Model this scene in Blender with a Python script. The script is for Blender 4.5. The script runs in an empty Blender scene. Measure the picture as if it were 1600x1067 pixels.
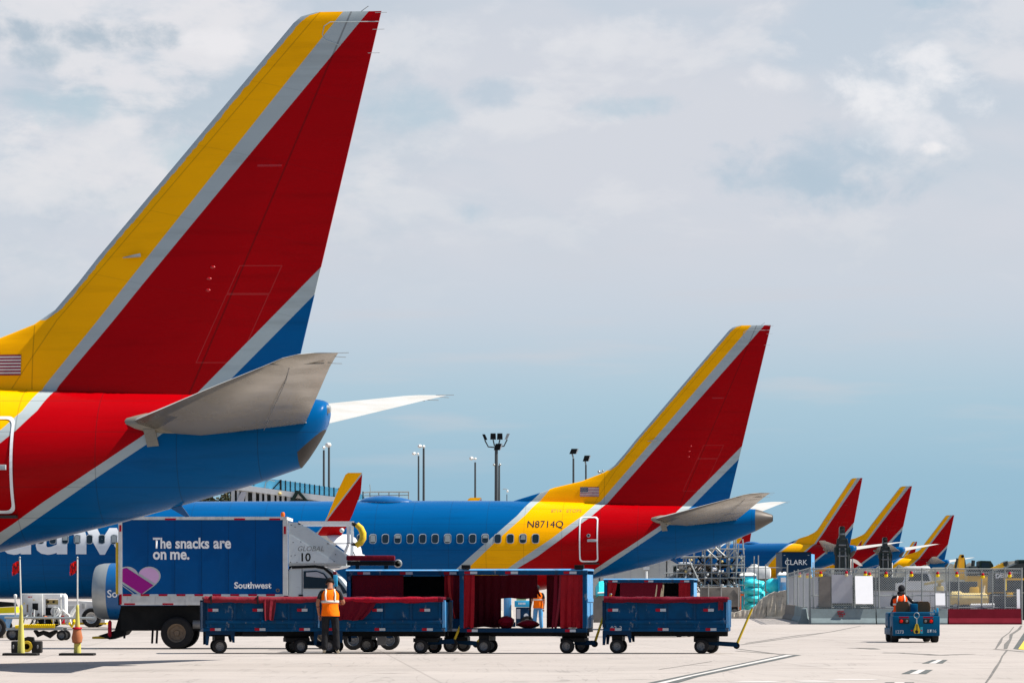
import bpy, bmesh, math, random
from mathutils import Vector, Matrix
random.seed(7)
R = math.radians
SC = bpy.context.scene
COL = SC.collection

# ------------------------------------------------------------------ camera, sky, sun, exposure
F, HY, H = 6100.0, 932.0, 1.32          # focal length and horizon in pixels of a 1600 px wide picture, eye height in m
def wx(px, D): return (px - 800.0) / F * D
def wz(py, D): return H + (HY - py) / F * D
def gd(py): return H * F / (py - HY)
def at(px, py, D): return Vector((wx(px, D), D, wz(py, D)))
def gp(px, py, z=0.0):
    D = gd(py); return Vector((wx(px, D), D, z))

cam = bpy.data.cameras.new("camera"); camo = bpy.data.objects.new("camera", cam); COL.objects.link(camo)
camo.location = (0, 0, H); camo.rotation_euler = (R(90), 0, 0)
cam.sensor_width = 36.0; cam.lens = F / 1600.0 * 36.0
cam.shift_y = (HY - 533.5) / 1600.0
cam.clip_start = 1.0; cam.clip_end = 20000.0
SC.camera = camo

EXPO = 0.9
SC.view_settings.view_transform = 'Standard'; SC.view_settings.look = 'None'
SC.view_settings.exposure = EXPO; SC.view_settings.gamma = 1.0
EK = 2.0 ** -EXPO
SUN_AZ, SUN_EL = R(-2.5), R(50)
sl = bpy.data.lights.new("sun", 'SUN'); so = bpy.data.objects.new("sun", sl); COL.objects.link(so)
sl.energy = 5.0; sl.angle = R(0.5); sl.color = (1.0, 0.95, 0.87)
sv = Vector((math.cos(SUN_AZ) * math.cos(SUN_EL), math.sin(SUN_AZ) * math.cos(SUN_EL), math.sin(SUN_EL)))
so.rotation_euler = sv.to_track_quat('Z', 'Y').to_euler(); so.location = (40, 60, 80)

W = bpy.data.worlds.new("World"); SC.world = W; W.use_nodes = True
def build_world():
    nt = W.node_tree; nt.nodes.clear(); N = nt.nodes.new; L = nt.links.new
    out = N('ShaderNodeOutputWorld'); bg = N('ShaderNodeBackground'); bg.inputs[1].default_value = 0.1
    sky = N('ShaderNodeTexSky'); sky.sky_type = 'NISHITA'; sky.sun_disc = False
    sky.sun_elevation = SUN_EL; sky.sun_rotation = R(90) - SUN_AZ
    tc = N('ShaderNodeTexCoord'); sep = N('ShaderNodeSeparateXYZ'); L(tc.outputs['Generated'], sep.inputs[0])
    def m(op, a, b=None, c=None, clamp=False):
        n = N('ShaderNodeMath'); n.operation = op; n.use_clamp = clamp
        for i, v in enumerate((a, b, c)):
            if v is None: continue
            if isinstance(v, (int, float)): n.inputs[i].default_value = v
            else: L(v, n.inputs[i])
        return n.outputs[0]
    def mix(f, a, b):
        n = N('ShaderNodeMix'); n.data_type = 'RGBA'
        if isinstance(f, (int, float)): n.inputs[0].default_value = f
        else: L(f, n.inputs[0])
        for s_, v in ((6, a), (7, b)):
            if isinstance(v, tuple): n.inputs[s_].default_value = v
            else: L(v, n.inputs[s_])
        return n.outputs[2]
    K = EK / 0.1
    def c(r, g, b): return (r * K, g * K, b * K, 1)
    ramp = N('ShaderNodeValToRGB')
    L(m('MULTIPLY', sep.outputs['Z'], 1.0, clamp=True), ramp.inputs[0])
    stops = [(0.0, (.23, .465, .645)), (.03, (.265, .48, .65)), (.05, (.37, .545, .68)), (.072, (.55, .61, .705)), (.09, (.635, .645, .71)),
             (.125, (.66, .665, .715)), (.16, (.63, .65, .705)), (.32, (.40, .50, .62)), (.6, (.20, .32, .50)), (1.0, (.13, .24, .43))]
    cr = ramp.color_ramp
    while len(cr.elements) < len(stops): cr.elements.new(.5)
    for e, (p, col) in zip(cr.elements, stops): e.position = p; e.color = c(*col)
    def noise(sx, sz, scale, det, off=0.0, rough=.55, dist=0.0):
        cb = N('ShaderNodeCombineXYZ'); L(m('MULTIPLY', sep.outputs['X'], sx), cb.inputs[0]); L(m('MULTIPLY', sep.outputs['Y'], sx), cb.inputs[1])
        L(m('MULTIPLY_ADD', sep.outputs['Z'], sz, off), cb.inputs[2])
        n = N('ShaderNodeTexNoise'); n.inputs['Scale'].default_value = scale; n.inputs['Detail'].default_value = det
        n.inputs['Roughness'].default_value = rough; n.inputs['Distortion'].default_value = dist
        L(cb.outputs[0], n.inputs['Vector']); return n.outputs['Fac']
    def mr(v, a, b, lo=0.0, hi=1.0):
        n = N('ShaderNodeMapRange'); n.interpolation_type = 'SMOOTHSTEP'
        L(v, n.inputs[0]); n.inputs[1].default_value = a; n.inputs[2].default_value = b; n.inputs[3].default_value = lo; n.inputs[4].default_value = hi
        return n.outputs[0]
    col = ramp.outputs[0]
    hi = mr(sep.outputs['Z'], .062, .125)
    # soft broken deck: bluish gaps and pale tops
    n1 = noise(11, 26, 1.0, 5, 3.1, .5, .3)
    n2 = noise(24, 52, 1.0, 7, 9.4, .58, .3)
    col = mix(m('MULTIPLY', hi, mr(n1, .45, .62, 0, .7)), col, c(.52, .595, .68))
    col = mix(m('MULTIPLY', hi, mr(n2, .49, .63, 0, .75)), col, c(.76, .75, .775))
    left = mr(sep.outputs['X'], .01, -.07)
    n3 = noise(22, 46, 1.0, 7, 1.7, .58, .3)
    col = mix(m('MULTIPLY', m('MULTIPLY', hi, left), mr(n3, .47, .62, 0, .75)), col, c(.45, .54, .625))
    col = mix(m('MULTIPLY', m('MULTIPLY', hi, left), mr(noise(24, 50, 1.0, 7, 6.6, .6, .2), .48, .62, 0, .8)), col, c(.82, .79, .80))
    # thin warm streaks low in the sky
    n4 = noise(14, 120, 1.0, 5, 5.2, .5)
    lo = m('MULTIPLY', mr(sep.outputs['Z'], .02, .05), mr(sep.outputs['Z'], .1, .07))
    col = mix(m('MULTIPLY', lo, mr(n4, .5, .72, 0, .4)), col, c(.62, .60, .65))
    # single cumulus heaps: a lit head over a blue grey base
    wn = noise(70, 95, 1.0, 7, 2.2, .6, .2); wn2 = noise(75, 100, 1.0, 7, 7.7, .6, .2)
    def heap(u, v, ru, rv, colr, amt, nz, soft=.55):
        du = m('DIVIDE', m('SUBTRACT', sep.outputs['X'], u), ru); dv = m('DIVIDE', m('SUBTRACT', sep.outputs['Z'], v), rv)
        d = m('ADD', m('MULTIPLY', du, du), m('MULTIPLY', dv, dv))
        d = m('ADD', d, m('MULTIPLY_ADD', nz, 4.4, -2.2))
        nonlocal col
        f = m('MULTIPLY', mr(d, 1.15, -.5, 0, min(1, amt * 1.3)), m('GREATER_THAN', sep.outputs['Y'], .2))
        col = mix(f, col, colr)
    def dirs(px, py): return (px - 800) / F * .99, (932 - py) / F * .99
    for (px, py, rx, ry, cc, am, nz) in [
        (1300, 260, 175, 80, c(.47, .555, .65), .75, wn), (1245, 275, 70, 34, c(.43, .525, .625), .7, wn2), (1205, 130, 60, 28, c(.80, .78, .80), .7, wn),
        (1410, 150, 125, 88, c(.86, .845, .86), .95, wn), (1440, 215, 70, 40, c(.80, .79, .82), .7, wn2), (1330, 290, 90, 22, c(.44, .535, .635), .6, wn),
        (1455, 235, 30, 14, c(.92, .88, .88), .8, wn2), (785, 140, 60, 30, c(.48, .56, .65), .6, wn2), (640, 160, 80, 50, c(.46, .57, .66), .55, wn),
        (738, 330, 38, 18, c(.49, .575, .67), .6, wn), (980, 165, 90, 22, c(.46, .57, .66), .5, wn2), (120, 60, 190, 26, c(.40, .48, .56), .7, wn2),
        (340, 72, 70, 24, c(.85, .82, .83), .8, wn), (230, 130, 110, 30, c(.80, .77, .79), .6, wn2), (60, 100, 60, 24, c(.40, .49, .57), .6, wn),
        (920, 60, 110, 34, c(.78, .77, .79), .6, wn), (640, 70, 130, 50, c(.76, .755, .78), .55, wn2), (180, 250, 150, 50, c(.78, .76, .78), .55, wn), (90, 170, 110, 36, c(.46, .58, .66), .55, wn), (300, 235, 80, 34, c(.48, .60, .67), .5, wn2), (1450, 10, 60, 14, c(.42, .54, .64), .6, wn2)]:
        u, v = dirs(px, py); heap(u, v, rx / F, ry / F, cc, am, nz)
    back = mr(sep.outputs['Y'], .55, -.15)      # clear blue sky behind the viewer
    col = mix(m('MULTIPLY', back, .85), col, c(.15, .27, .46))
    fin = mix(.10, col, sky.outputs[0])
    L(fin, bg.inputs[0]); L(bg.outputs[0], out.inputs[0])
build_world()

# ------------------------------------------------------------------ materials
def srgb(r, g, b):
    f = lambda v: (v / 255 / 12.92) if v / 255 <= .04045 else ((v / 255 + .055) / 1.055) ** 2.4
    return (f(r), f(g), f(b))
class NT:
    def __init__(s, name):
        s.m = bpy.data.materials.new(name); s.m.use_nodes = True; s.t = s.m.node_tree
        s.b = s.t.nodes['Principled BSDF']; s.out = s.t.nodes['Material Output']
    def n(s, t, **k):
        n = s.t.nodes.new(t)
        for a, v in k.items(): setattr(n, a, v)
        return n
    def l(s, a, b): s.t.links.new(a, b)
    def math(s, op, a, b=None, c=None, clamp=False):
        n = s.n('ShaderNodeMath', operation=op, use_clamp=clamp)
        for i, v in enumerate((a, b, c)):
            if v is None: continue
            if isinstance(v, (int, float)): n.inputs[i].default_value = v
            else: s.l(v, n.inputs[i])
        return n.outputs[0]
    def mix(s, f, a, b, blend='MIX'):
        n = s.n('ShaderNodeMix', data_type='RGBA', blend_type=blend)
        if isinstance(f, (int, float)): n.inputs[0].default_value = f
        else: s.l(f, n.inputs[0])
        for k, v in ((6, a), (7, b)):
            if isinstance(v, tuple): n.inputs[k].default_value = tuple(v[:3]) + (1,)
            else: s.l(v, n.inputs[k])
        return n.outputs[2]
    def obj(s): return s.n('ShaderNodeTexCoord').outputs['Object']
    def noise(s, vec, scale, det=4, rough=.55, sc=None, dist=0.0):
        if sc:
            mp = s.n('ShaderNodeMapping'); mp.inputs['Scale'].default_value = sc; s.l(vec, mp.inputs[0]); vec = mp.outputs[0]
        n = s.n('ShaderNodeTexNoise'); n.inputs['Scale'].default_value = scale; n.inputs['Detail'].default_value = det
        n.inputs['Roughness'].default_value = rough; n.inputs['Distortion'].default_value = dist
        s.l(vec, n.inputs['Vector']); return n.outputs['Fac']
    def rng(s, v, a, b, lo=0., hi=1.):
        n = s.n('ShaderNodeMapRange'); s.l(v, n.inputs[0])
        for i, q in enumerate((a, b, lo, hi)): n.inputs[i + 1].default_value = q
        return n.outputs[0]
    def set(s, **k):
        for a, v in k.items():
            i = s.b.inputs[a.replace('_', ' ')]
            if isinstance(v, (int, float)): i.default_value = v
            elif isinstance(v, tuple): i.default_value = tuple(v[:3]) + (1,)
            else: s.l(v, i)
def mat(name, col, rough=.5, metal=0., wear=.25, scale=3., coat=0., dirt=None, spec=None, chip=0.):
    """plain painted / cloth / rubber surface with soft uneven tone and gloss"""
    s = NT(name); o = s.obj(); n1 = s.noise(o, scale, 5); n2 = s.noise(o, scale * 7, 3)
    d = dirt or tuple(c * .55 + .02 for c in col)
    f = s.rng(n1, .42, .75, 0, wear)
    c = s.mix(f, col, d); c = s.mix(s.rng(n2, .55, .8, 0, wear * .6), c, tuple(min(1, x * 1.25 + .01) for x in col))
    if chip:
        ck = s.noise(o, 6, 6, .7, sc=(1, 1, .45)); c = s.mix(s.rng(ck, .60, .66, 0, chip), c, (.20, .21, .22)); c = s.mix(s.rng(s.noise(o, 2.2, 5, .65, sc=(3, 3, .35)), .56, .72, 0, chip), c, (.03, .025, .02))
    s.set(Base_Color=c, Roughness=s.rng(n1, .3, .7, max(.05, rough - .08), min(1, rough + .12)), Metallic=metal)
    if any(w_ in name for w_ in ('cloth', 'tarp', 'curtain', 'sheeting')):
        bp = s.n('ShaderNodeBump'); bp.inputs['Strength'].default_value = .9; bp.inputs['Distance'].default_value = .03; s.l(s.noise(o, 7, 4, .6, sc=(1, 1, .55), dist=.6), bp.inputs['Height']); s.l(bp.outputs[0], s.b.inputs['Normal'])
    s.b.inputs['Specular IOR Level'].default_value = spec if spec is not None else .5 if coat or metal else .06
    return s.m
C_BLUE, C_RED, C_YEL, C_SIL = (.0003, .082, .245), (.355, .0003, .0024), (.92, .41, .0003), (.36, .41, .42)
M = dict(
    blue=mat('cart_blue_paint', (.001, .05, .135), .5, wear=.55, dirt=(.006, .025, .05), chip=.55),
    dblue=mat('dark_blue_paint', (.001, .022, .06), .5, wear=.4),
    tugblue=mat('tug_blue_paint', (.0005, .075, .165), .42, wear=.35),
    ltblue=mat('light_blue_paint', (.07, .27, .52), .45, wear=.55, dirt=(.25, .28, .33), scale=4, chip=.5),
    skyblue=mat('sky_blue_plastic', (.04, .36, .62), .5),
    truck=mat('truck_blue_vinyl', (.0004, .066, .225), .4, wear=.35, dirt=(.004, .045, .13), scale=1.2),
    white=mat('white_paint', (.72, .72, .70), .45, wear=.3, dirt=(.45, .43, .40)),
    offwhite=mat('grubby_white_paint', (.55, .56, .55), .5, wear=.5, dirt=(.30, .29, .27), chip=.4),
    cab=mat('truck_cab_grey_paint', (.50, .55, .57), .35, wear=.15, coat=.3),
    plate=mat('grey_plate_paint', (.42, .46, .48), .5, wear=.3),
    black=mat('black_rubber', (.018, .018, .019), .75, wear=.4, dirt=(.05, .047, .043)),
    dark=mat('dark_steel', (.008, .009, .010), .6, wear=.4),
    steel=mat('galvanised_steel', (.33, .35, .35), .45, .6, wear=.4),
    rail=mat('grey_tube_steel', (.25, .27, .265), .5, .3, wear=.4),
    rim=mat('grey_rim_steel', (.17, .175, .18), .45, .4, wear=.5),
    brownrim=mat('rusty_brown_rim', (.17, .125, .085), .6, .3, wear=.5),
    maroon=mat('maroon_tarp', (.115, .004, .013), .5, wear=.4, dirt=(.09, .006, .012), scale=5),
    redtarp=mat('bright_red_tarp', (.27, .006, .018), .45, wear=.4, dirt=(.2, .008, .02), scale=5),
    curtain=mat('red_vinyl_curtain', (.27, .008, .014), .4, wear=.4, dirt=(.14, .004, .01), scale=5),
    sunred=mat('sunlit_red_curtain', (.62, .045, .04), .4, wear=.3, dirt=(.4, .02, .02), scale=5),  # brighter red for one fold: sunlight put into the colour
    pink=mat('faded_pink_tarp', (.17, .014, .024), .6, wear=.5, scale=6),
    red=mat('red_reflector', (.34, .006, .02), .35, wear=.3),
    lampred=mat('red_lamp_lens', (.75, .012, .008), .2, wear=.05),
    silverref=mat('silver_reflector', (.42, .46, .50), .35, wear=.3),
    yellow=mat('safety_yellow_paint', (.62, .42, .03), .5, wear=.4, dirt=(.35, .24, .05)),
    hose=mat('yellow_hose', (.80, .55, .01), .45),
    mach=mat('machine_yellow', (.75, .42, .03), .5, wear=.4, dirt=(.5, .33, .12)),
    tan=mat('pale_yellow_machine', (.55, .43, .18), .6, wear=.6, dirt=(.34, .27, .14)),
    cone=mat('faded_lime_plastic', (.50, .46, .12), .55, wear=.4, dirt=(.32, .28, .1)),
    orange=mat('orange_paint', (.62, .13, .02), .55, wear=.4),
    bag=mat('tan_leather_bag', (.36, .13, .06), .6, wear=.4),
    hivis=mat('orange_hi_vis_cloth', (1.0, .17, .005), .75, wear=.25, dirt=(.85, .09, .005), scale=9),
    redvis=mat('red_orange_hi_vis_cloth', (.95, .075, .005), .75, wear=.25, dirt=(.7, .04, .005), scale=9),
    tape=mat('silver_tape', (.62, .58, .52), .35, wear=.2),
    cloth=mat('black_cloth', (.016, .016, .018), .85, wear=.4, scale=9, dirt=(.035, .035, .038)),
    skin=mat('skin', (.30, .14, .085), .55, wear=.15, scale=12),
    hair=mat('black_hair', (.012, .010, .010), .7),
    shoe=mat('pale_shoe', (.42, .38, .30), .7),
    seat=mat('brown_vinyl_seat', (.10, .062, .035), .6, wear=.4, scale=8),
    glass=mat('dark_window_glass', (.015, .03, .045), .08, wear=.1),
    shade=mat('window_shade', (.24, .27, .28), .5, wear=.1),
    teal=mat('teal_sheeting', (.04, .62, .68), .35, wear=.45, dirt=(.015, .36, .42), scale=6, spec=.3),
    toilet=mat('blue_toilet_plastic', (.03, .30, .50), .5, wear=.2),
    navy=mat('navy_paint', (.006, .03, .075), .5, wear=.3),
    grime=mat('olive_black_machine', (.012, .02, .02), .5, .2, wear=.5, dirt=(.05, .06, .055)),
    greenblack=mat('dark_green_machine', (.018, .035, .03), .5, wear=.4),
    bgrey=mat('barrier_grey_concrete', (.19, .235, .245), .8, wear=.5, dirt=(.13, .15, .155)),
    bbrown=mat('barrier_brown_concrete', (.20, .18, .16), .85, wear=.6, dirt=(.1, .09, .08), scale=2),
    bred=mat('barrier_red_paint', (.15, .008, .018), .7, wear=.5, dirt=(.09, .006, .012), scale=2),
    board=mat('white_board', (.88, .87, .88), .5, wear=.1), gboard=mat('grey_board', (.42, .42, .45), .6, wear=.2),
    cream=mat('cream_wall_panel', (.50, .50, .47), .7, wear=.3, scale=.6),
    metal=mat('bare_tail_metal', (.095, .082, .07), .45, .4, wear=.5, scale=2),
    exhaust=mat('scorched_exhaust_metal', (.024, .020, .017), .55, .3, wear=.7, scale=4),
    planeblue=mat('airliner_blue_paint', C_BLUE, .28, wear=.08, coat=.5),
    planewhite=mat('airliner_white_paint', (.74, .75, .76), .35, wear=.1, coat=.3),
    planered=mat('airliner_red_paint', C_RED, .3, wear=.1, coat=.4),
    planeyel=mat('airliner_yellow_paint', C_YEL, .35, wear=.1, coat=.3),
    planesil=mat('airliner_silver_paint', C_SIL, .35, wear=.1, coat=.3),
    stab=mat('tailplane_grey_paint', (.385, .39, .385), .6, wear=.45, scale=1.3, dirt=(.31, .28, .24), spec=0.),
    stabshade=mat('tailplane_shade_tinted_underside', (.235, .212, .165), .22, wear=.55, scale=1.1, dirt=(.14, .125, .10), spec=.42), stabedge=mat('tailplane_worn_edge', (.15, .14, .12), .3, .2, wear=.4),  # tailplane underside: shade put into a darker base, mottled with grime
    wing=mat('wing_grey_paint', (.36, .40, .43), .4, wear=.2),
    ink=mat('dark_lettering_ink', (.01, .018, .045), .5), greyink=mat('grey_lettering_ink', (.20, .21, .21), .6, wear=.1),
    faint=mat('faint_lettering_ink', (.33, .24, .06), .5), navyink=mat('navy_lettering_ink', (.012, .03, .10), .5),
    purple=mat('magenta_vinyl', (.28, .012, .20), .4, wear=.1), lilac=mat('lilac_vinyl', (.55, .33, .55), .4, wear=.1),
    lamphead=mat('pale_lamp_housing', (.62, .62, .60), .3, .2), pole=mat('dark_lamp_pole', (.05, .06, .065), .55, .2),
    beige=mat('cream_fleece', (.60, .48, .30), .9), cement=mat('pale_coping_concrete', (.42, .40, .36), .85, wear=.4),
    bluefence=mat('blue_screen_panel', (.12, .42, .62), .5, wear=.1),
)

def livery(name, edge=None, short=False):
    """the painted bands of the tail: each band edge is a curve x(z) of the airframe"""
    s = NT(name); sep = s.n('ShaderNodeSeparateXYZ'); o = s.obj(); s.l(o, sep.inputs[0])
    X, Z = sep.outputs['X'], sep.outputs['Z']
    zn = s.math('DIVIDE', Z, 13.0)
    def curve(pts):
        fc = s.n('ShaderNodeFloatCurve'); cu = fc.mapping.curves[0]; s.l(zn, fc.inputs[1])
        pts = sorted(pts); pts = [(p[0] / 13.0, (p[1] + 15) / 20.0) for p in pts]
        if pts[0][0] > 0: pts = [(0, pts[0][1] - (pts[1][1] - pts[0][1]) / (pts[1][0] - pts[0][0]) * pts[0][0])] + pts
        cu.points[0].location = pts[0]; cu.points[1].location = pts[-1]
        for p in pts[1:-1]: cu.points.new(*p)
        for p in cu.points: p.handle_type = 'VECTOR'
        fc.mapping.update(); return s.math('MULTIPLY_ADD', fc.outputs[0], 20.0, -15.0)
    b1a = [(1.2, -14.0), (2.47, -12.58), (3.19, -11.75), (3.92, -10.92), (4.6, -10.19), (5.21, -9.73), (5.56, -9.38), (13, -5.5)]
    b1b = [(1.2, -13.6), (2.47, -12.14), (3.19, -11.38), (3.92, -10.6), (4.6, -9.88), (5.22, -9.38), (5.66, -9.02), (13, -5)]
    b2a = [(1.2, -12.4), (2.47, -10.52), (2.95, -9.83), (3.63, -8.81), (4.21, -8.06), (4.59, -7.55), (5.12, -7.03), (5.16, -6.92), (12.32, -.77), (13, -.2)]
    b2b = [(1.2, -12.0), (2.47, -10.15), (2.95, -9.32), (3.63, -8.4), (4.21, -7.67), (4.59, -7.17), (5.11, -6.62), (12.3, -.26), (13, .35)]
    b3a = [(1.2, -9.2), (2.51, -6.95), (2.92, -6.33), (3.3, -5.73), (3.69, -5.14), (4.15, -4.47), (4.68, -3.85), (5.0, -3.55), (7.4, -1.19), (13, 4.3)]
    b3b = [(1.2, -8.9), (2.51, -6.64), (2.92, -5.99), (3.69, -4.83), (4.15, -4.15), (4.68, -3.5), (5.0, -3.17), (6.84, -1.35), (13, 4.7)]
    if short:
        b2a = [(1.2, -11.6), (2.47, -9.55), (3.3, -8.35), (4.0, -7.45), (4.33, -7.07), (4.66, -6.76), (5.12, -6.53), (5.17, -6.5), (12.32, -.72), (13, -.15)]
        b2b = [(1.2, -11.2), (2.47, -9.15), (3.3, -7.95), (4.06, -7.07), (4.27, -6.83), (4.66, -6.48), (5.12, -6.25), (5.17, -6.22), (12.3, -.24), (13, .35)]
    col = C_BLUE
    for b, c in ((b1a, C_SIL), (b1b, C_YEL), (b2a, C_SIL), (b2b, C_RED), (b3a, C_SIL), (b3b, C_BLUE)):
        col = s.mix(s.math('GREATER_THAN', X, curve(b)), col, c)
    if edge:    # bare metal along the fin's leading edge, chipped where the paint starts
        e = curve(edge); ch = s.math('MULTIPLY_ADD', s.noise(o, 9, 3), .10, .075)
        f = s.math('MULTIPLY', s.math('LESS_THAN', X, s.math('ADD', e, ch)), s.math('GREATER_THAN', Z, 6.45))
        col = s.mix(f, col, (.36, .41, .43))
        for pts in ([(5.2, -3.6), (12.2, -.62)], ):      # rudder hinge gap
            d = s.math('ABSOLUTE', s.math('SUBTRACT', X, curve(pts + [(13, -.28)])))
            col = s.mix(s.math('MULTIPLY', s.math('LESS_THAN', d, .018), .45), col, (.03, .005, .005))
        d = s.math('ABSOLUTE', s.math('SUBTRACT', X, curve([(5.2, -7.1), (6.45, -6.3), (12.2, -1.27), (13, -.6)])))
        col = s.mix(s.math('MULTIPLY', s.math('LESS_THAN', d, .014), .35), col, (.1, .06, .005))
        d = s.math('ABSOLUTE', s.math('ADD', X, 6.75)); d = s.math('MULTIPLY', s.math('LESS_THAN', d, .012), s.math('LESS_THAN', Z, 6.35))
        col = s.mix(s.math('MULTIPLY', d, .4), col, (.1, .06, .005))
        def rect(x0, x1, z0, z1, k):     # outlined access panels, sheared with the sweep of the fin
            xx = s.math('SUBTRACT', X, s.math('MULTIPLY', s.math('SUBTRACT', Z, z0), k)); inn = lambda e: s.math('MULTIPLY', s.math('MULTIPLY', s.math('GREATER_THAN', xx, x0 - e), s.math('LESS_THAN', xx, x1 + e)), s.math('MULTIPLY', s.math('GREATER_THAN', Z, z0 - e), s.math('LESS_THAN', Z, z1 + e)))
            return s.math('SUBTRACT', inn(.008), inn(-.008))
        for q in ((-3.55, -2.75, 5.6, 6.9, .45), (-2.95, -2.15, 6.92, 7.45, .45)): col = s.mix(s.math('MULTIPLY', rect(*q), .06), col, (.55, .45, .42))
        for zz in (6.7, 8.15, 9.6, 11.05): d = s.math('ABSOLUTE', s.math('SUBTRACT', s.math('MULTIPLY_ADD', X, .22, Z), zz - .6)); col = s.mix(s.math('MULTIPLY', s.math('LESS_THAN', d, .009), .11), col, (.02, .01, .012))
    else:       # skin joints round the barrel
        fr = s.math('ABSOLUTE', s.math('SUBTRACT', s.math('FRACT', s.math('DIVIDE', X, 1.52)), .5))
        col = s.mix(s.math('MULTIPLY', s.math('LESS_THAN', fr, .006), .35), col, (.01, .01, .012))
        for zz in (2.1, 2.62, 3.2, 4.25, 4.86):
            d = s.math('ABSOLUTE', s.math('SUBTRACT', Z, zz)); col = s.mix(s.math('MULTIPLY', s.math('LESS_THAN', d, .008), .28), col, (.01, .01, .012))
    # rows of rivets, oil streaks drawn aft, a little uneven fading
    rv = s.n('ShaderNodeTexVoronoi'); rv.inputs['Scale'].default_value = 9; rv.inputs['Randomness'].default_value = .08; s.l(o, rv.inputs['Vector'])
    rm = s.math('MULTIPLY', s.math('LESS_THAN', rv.outputs['Distance'], .075), s.rng(s.noise(o, .8, 2), .45, .6, 0, .16)); col = s.mix(rm, col, (.03, .03, .035))
    n1 = s.noise(o, 1.1, 5, sc=(.5, 1, 2.0)); st = s.noise(o, 2.2, 5, .6, sc=(.16, 1, 2.6))
    col = s.mix(s.rng(n1, .42, .75, 0, .22), col, (.62, .62, .62), 'MULTIPLY'); col = s.mix(s.rng(st, .52, .75, 0, .35), col, (.55, .53, .5), 'MULTIPLY')
    s.set(Base_Color=col, Roughness=s.rng(n1, .3, .7, .20, .34), Specular_IOR_Level=.06)
    bp = s.n('ShaderNodeBump'); bp.inputs['Strength'].default_value = .16; bp.inputs['Distance'].default_value = .02
    s.l(s.noise(o, 1.5, 2, sc=(1, 1, 1.6)), bp.inputs['Height']); s.l(bp.outputs[0], s.b.inputs['Normal'])
    return s.m

def winglet_mat():
    s = NT('winglet_livery'); sep = s.n('ShaderNodeSeparateXYZ'); s.l(s.obj(), sep.inputs[0]); X, Z = sep.outputs['X'], sep.outputs['Z']
    def edge(x0, z0, x1, z1):   # > 0 behind the line
        k = (x1 - x0) / (z1 - z0); return s.math('SUBTRACT', X, s.math('MULTIPLY_ADD', Z, k, x0 - k * z0))
    col = C_YEL
    col = s.mix(s.math('GREATER_THAN', edge(-15.42, 4.05, -14.22, 5.54), 0), col, C_SIL)
    col = s.mix(s.math('GREATER_THAN', edge(-15.36, 4.05, -14.16, 5.54), 0), col, C_RED)
    s.set(Base_Color=col, Roughness=.4, Specular_IOR_Level=.06); return s.m

def ground_mat():
    s = NT('apron_concrete'); o = s.obj(); sep = s.n('ShaderNodeSeparateXYZ'); s.l(o, sep.inputs[0])
    n1 = s.noise(o, .35, 6, .6); n2 = s.noise(o, 3.2, 5, .65); n3 = s.noise(o, .9, 6, .6, sc=(.25, 1.6, 1), dist=.4); n4 = s.noise(o, 22, 3)
    col = s.mix(s.rng(n1, .35, .7), (.362, .320, .294), (.322, .287, .264))
    col = s.mix(s.rng(n3, .52, .78, 0, .5), col, (.24, .218, .195)); col = s.mix(s.rng(n2, .45, .75, 0, .25), col, (.39, .362, .34))
    col = s.mix(s.rng(n4, .55, .75, 0, .2), col, (.23, .215, .20))
    vx = s.math('ADD', s.math('ADD', sep.outputs['X'], 1.3), s.math('MULTIPLY', sep.outputs['Y'], .06)); vy = s.math('ADD', s.math('ADD', sep.outputs['Y'], 2.9), s.math('MULTIPLY', sep.outputs['X'], -.05))
    cx, cy = s.math('DIVIDE', vx, 7.62), s.math('DIVIDE', vy, 7.62)
    cb = s.n('ShaderNodeCombineXYZ'); s.l(s.math('FLOOR', s.math('ADD', cx, .5)), cb.inputs[0]); s.l(s.math('FLOOR', s.math('ADD', cy, .5)), cb.inputs[1])
    wn = s.n('ShaderNodeTexWhiteNoise', noise_dimensions='2D'); s.l(cb.outputs[0], wn.inputs['Vector']); col = s.mix(s.rng(wn.outputs['Value'], 0, 1, 0, .28), col, (.74, .73, .72), 'MULTIPLY')
    for c_, wd, am in ((cx, .0035, .26), (cy, .005, .38)):
        fr = s.math('ABSOLUTE', s.math('SUBTRACT', s.math('FRACT', c_), .5)); col = s.mix(s.math('MULTIPLY', s.math('LESS_THAN', fr, wd), am), col, (.085, .078, .07))
    vo = s.n('ShaderNodeTexVoronoi'); vo.inputs['Scale'].default_value = .42; s.l(o, vo.inputs['Vector'])      # oil drips
    sp = s.math('MULTIPLY', s.rng(s.math('ADD', vo.outputs['Distance'], s.math('MULTIPLY_ADD', n2, .25, -.12)), .20, .06), s.math('GREATER_THAN', s.noise(o, .11, 2), .52)); col = s.mix(s.math('MULTIPLY', sp, .5), col, (.10, .09, .08))
    for sc_, ds in (((.045, 1.3, 1), 1.2), ((1.1, .06, 1), 1.5)):     # tyre marks
        q = s.math('ABSOLUTE', s.math('SUBTRACT', s.noise(o, 1, 2, .4, sc=sc_, dist=ds), .5)); col = s.mix(s.math('MULTIPLY', s.math('LESS_THAN', q, .012), s.rng(n1, .45, .65, 0, .38)), col, (.13, .12, .11))
    cr = s.noise(o, .16, 8, .7, dist=.3); d = s.math('ABSOLUTE', s.math('SUBTRACT', cr, .5))
    col = s.mix(s.math('MULTIPLY', s.math('LESS_THAN', d, .0016), .45), col, (.12, .11, .10))
    s.set(Base_Color=col, Roughness=.85); s.b.inputs['Specular IOR Level'].default_value = .25
    return s.m
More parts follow.
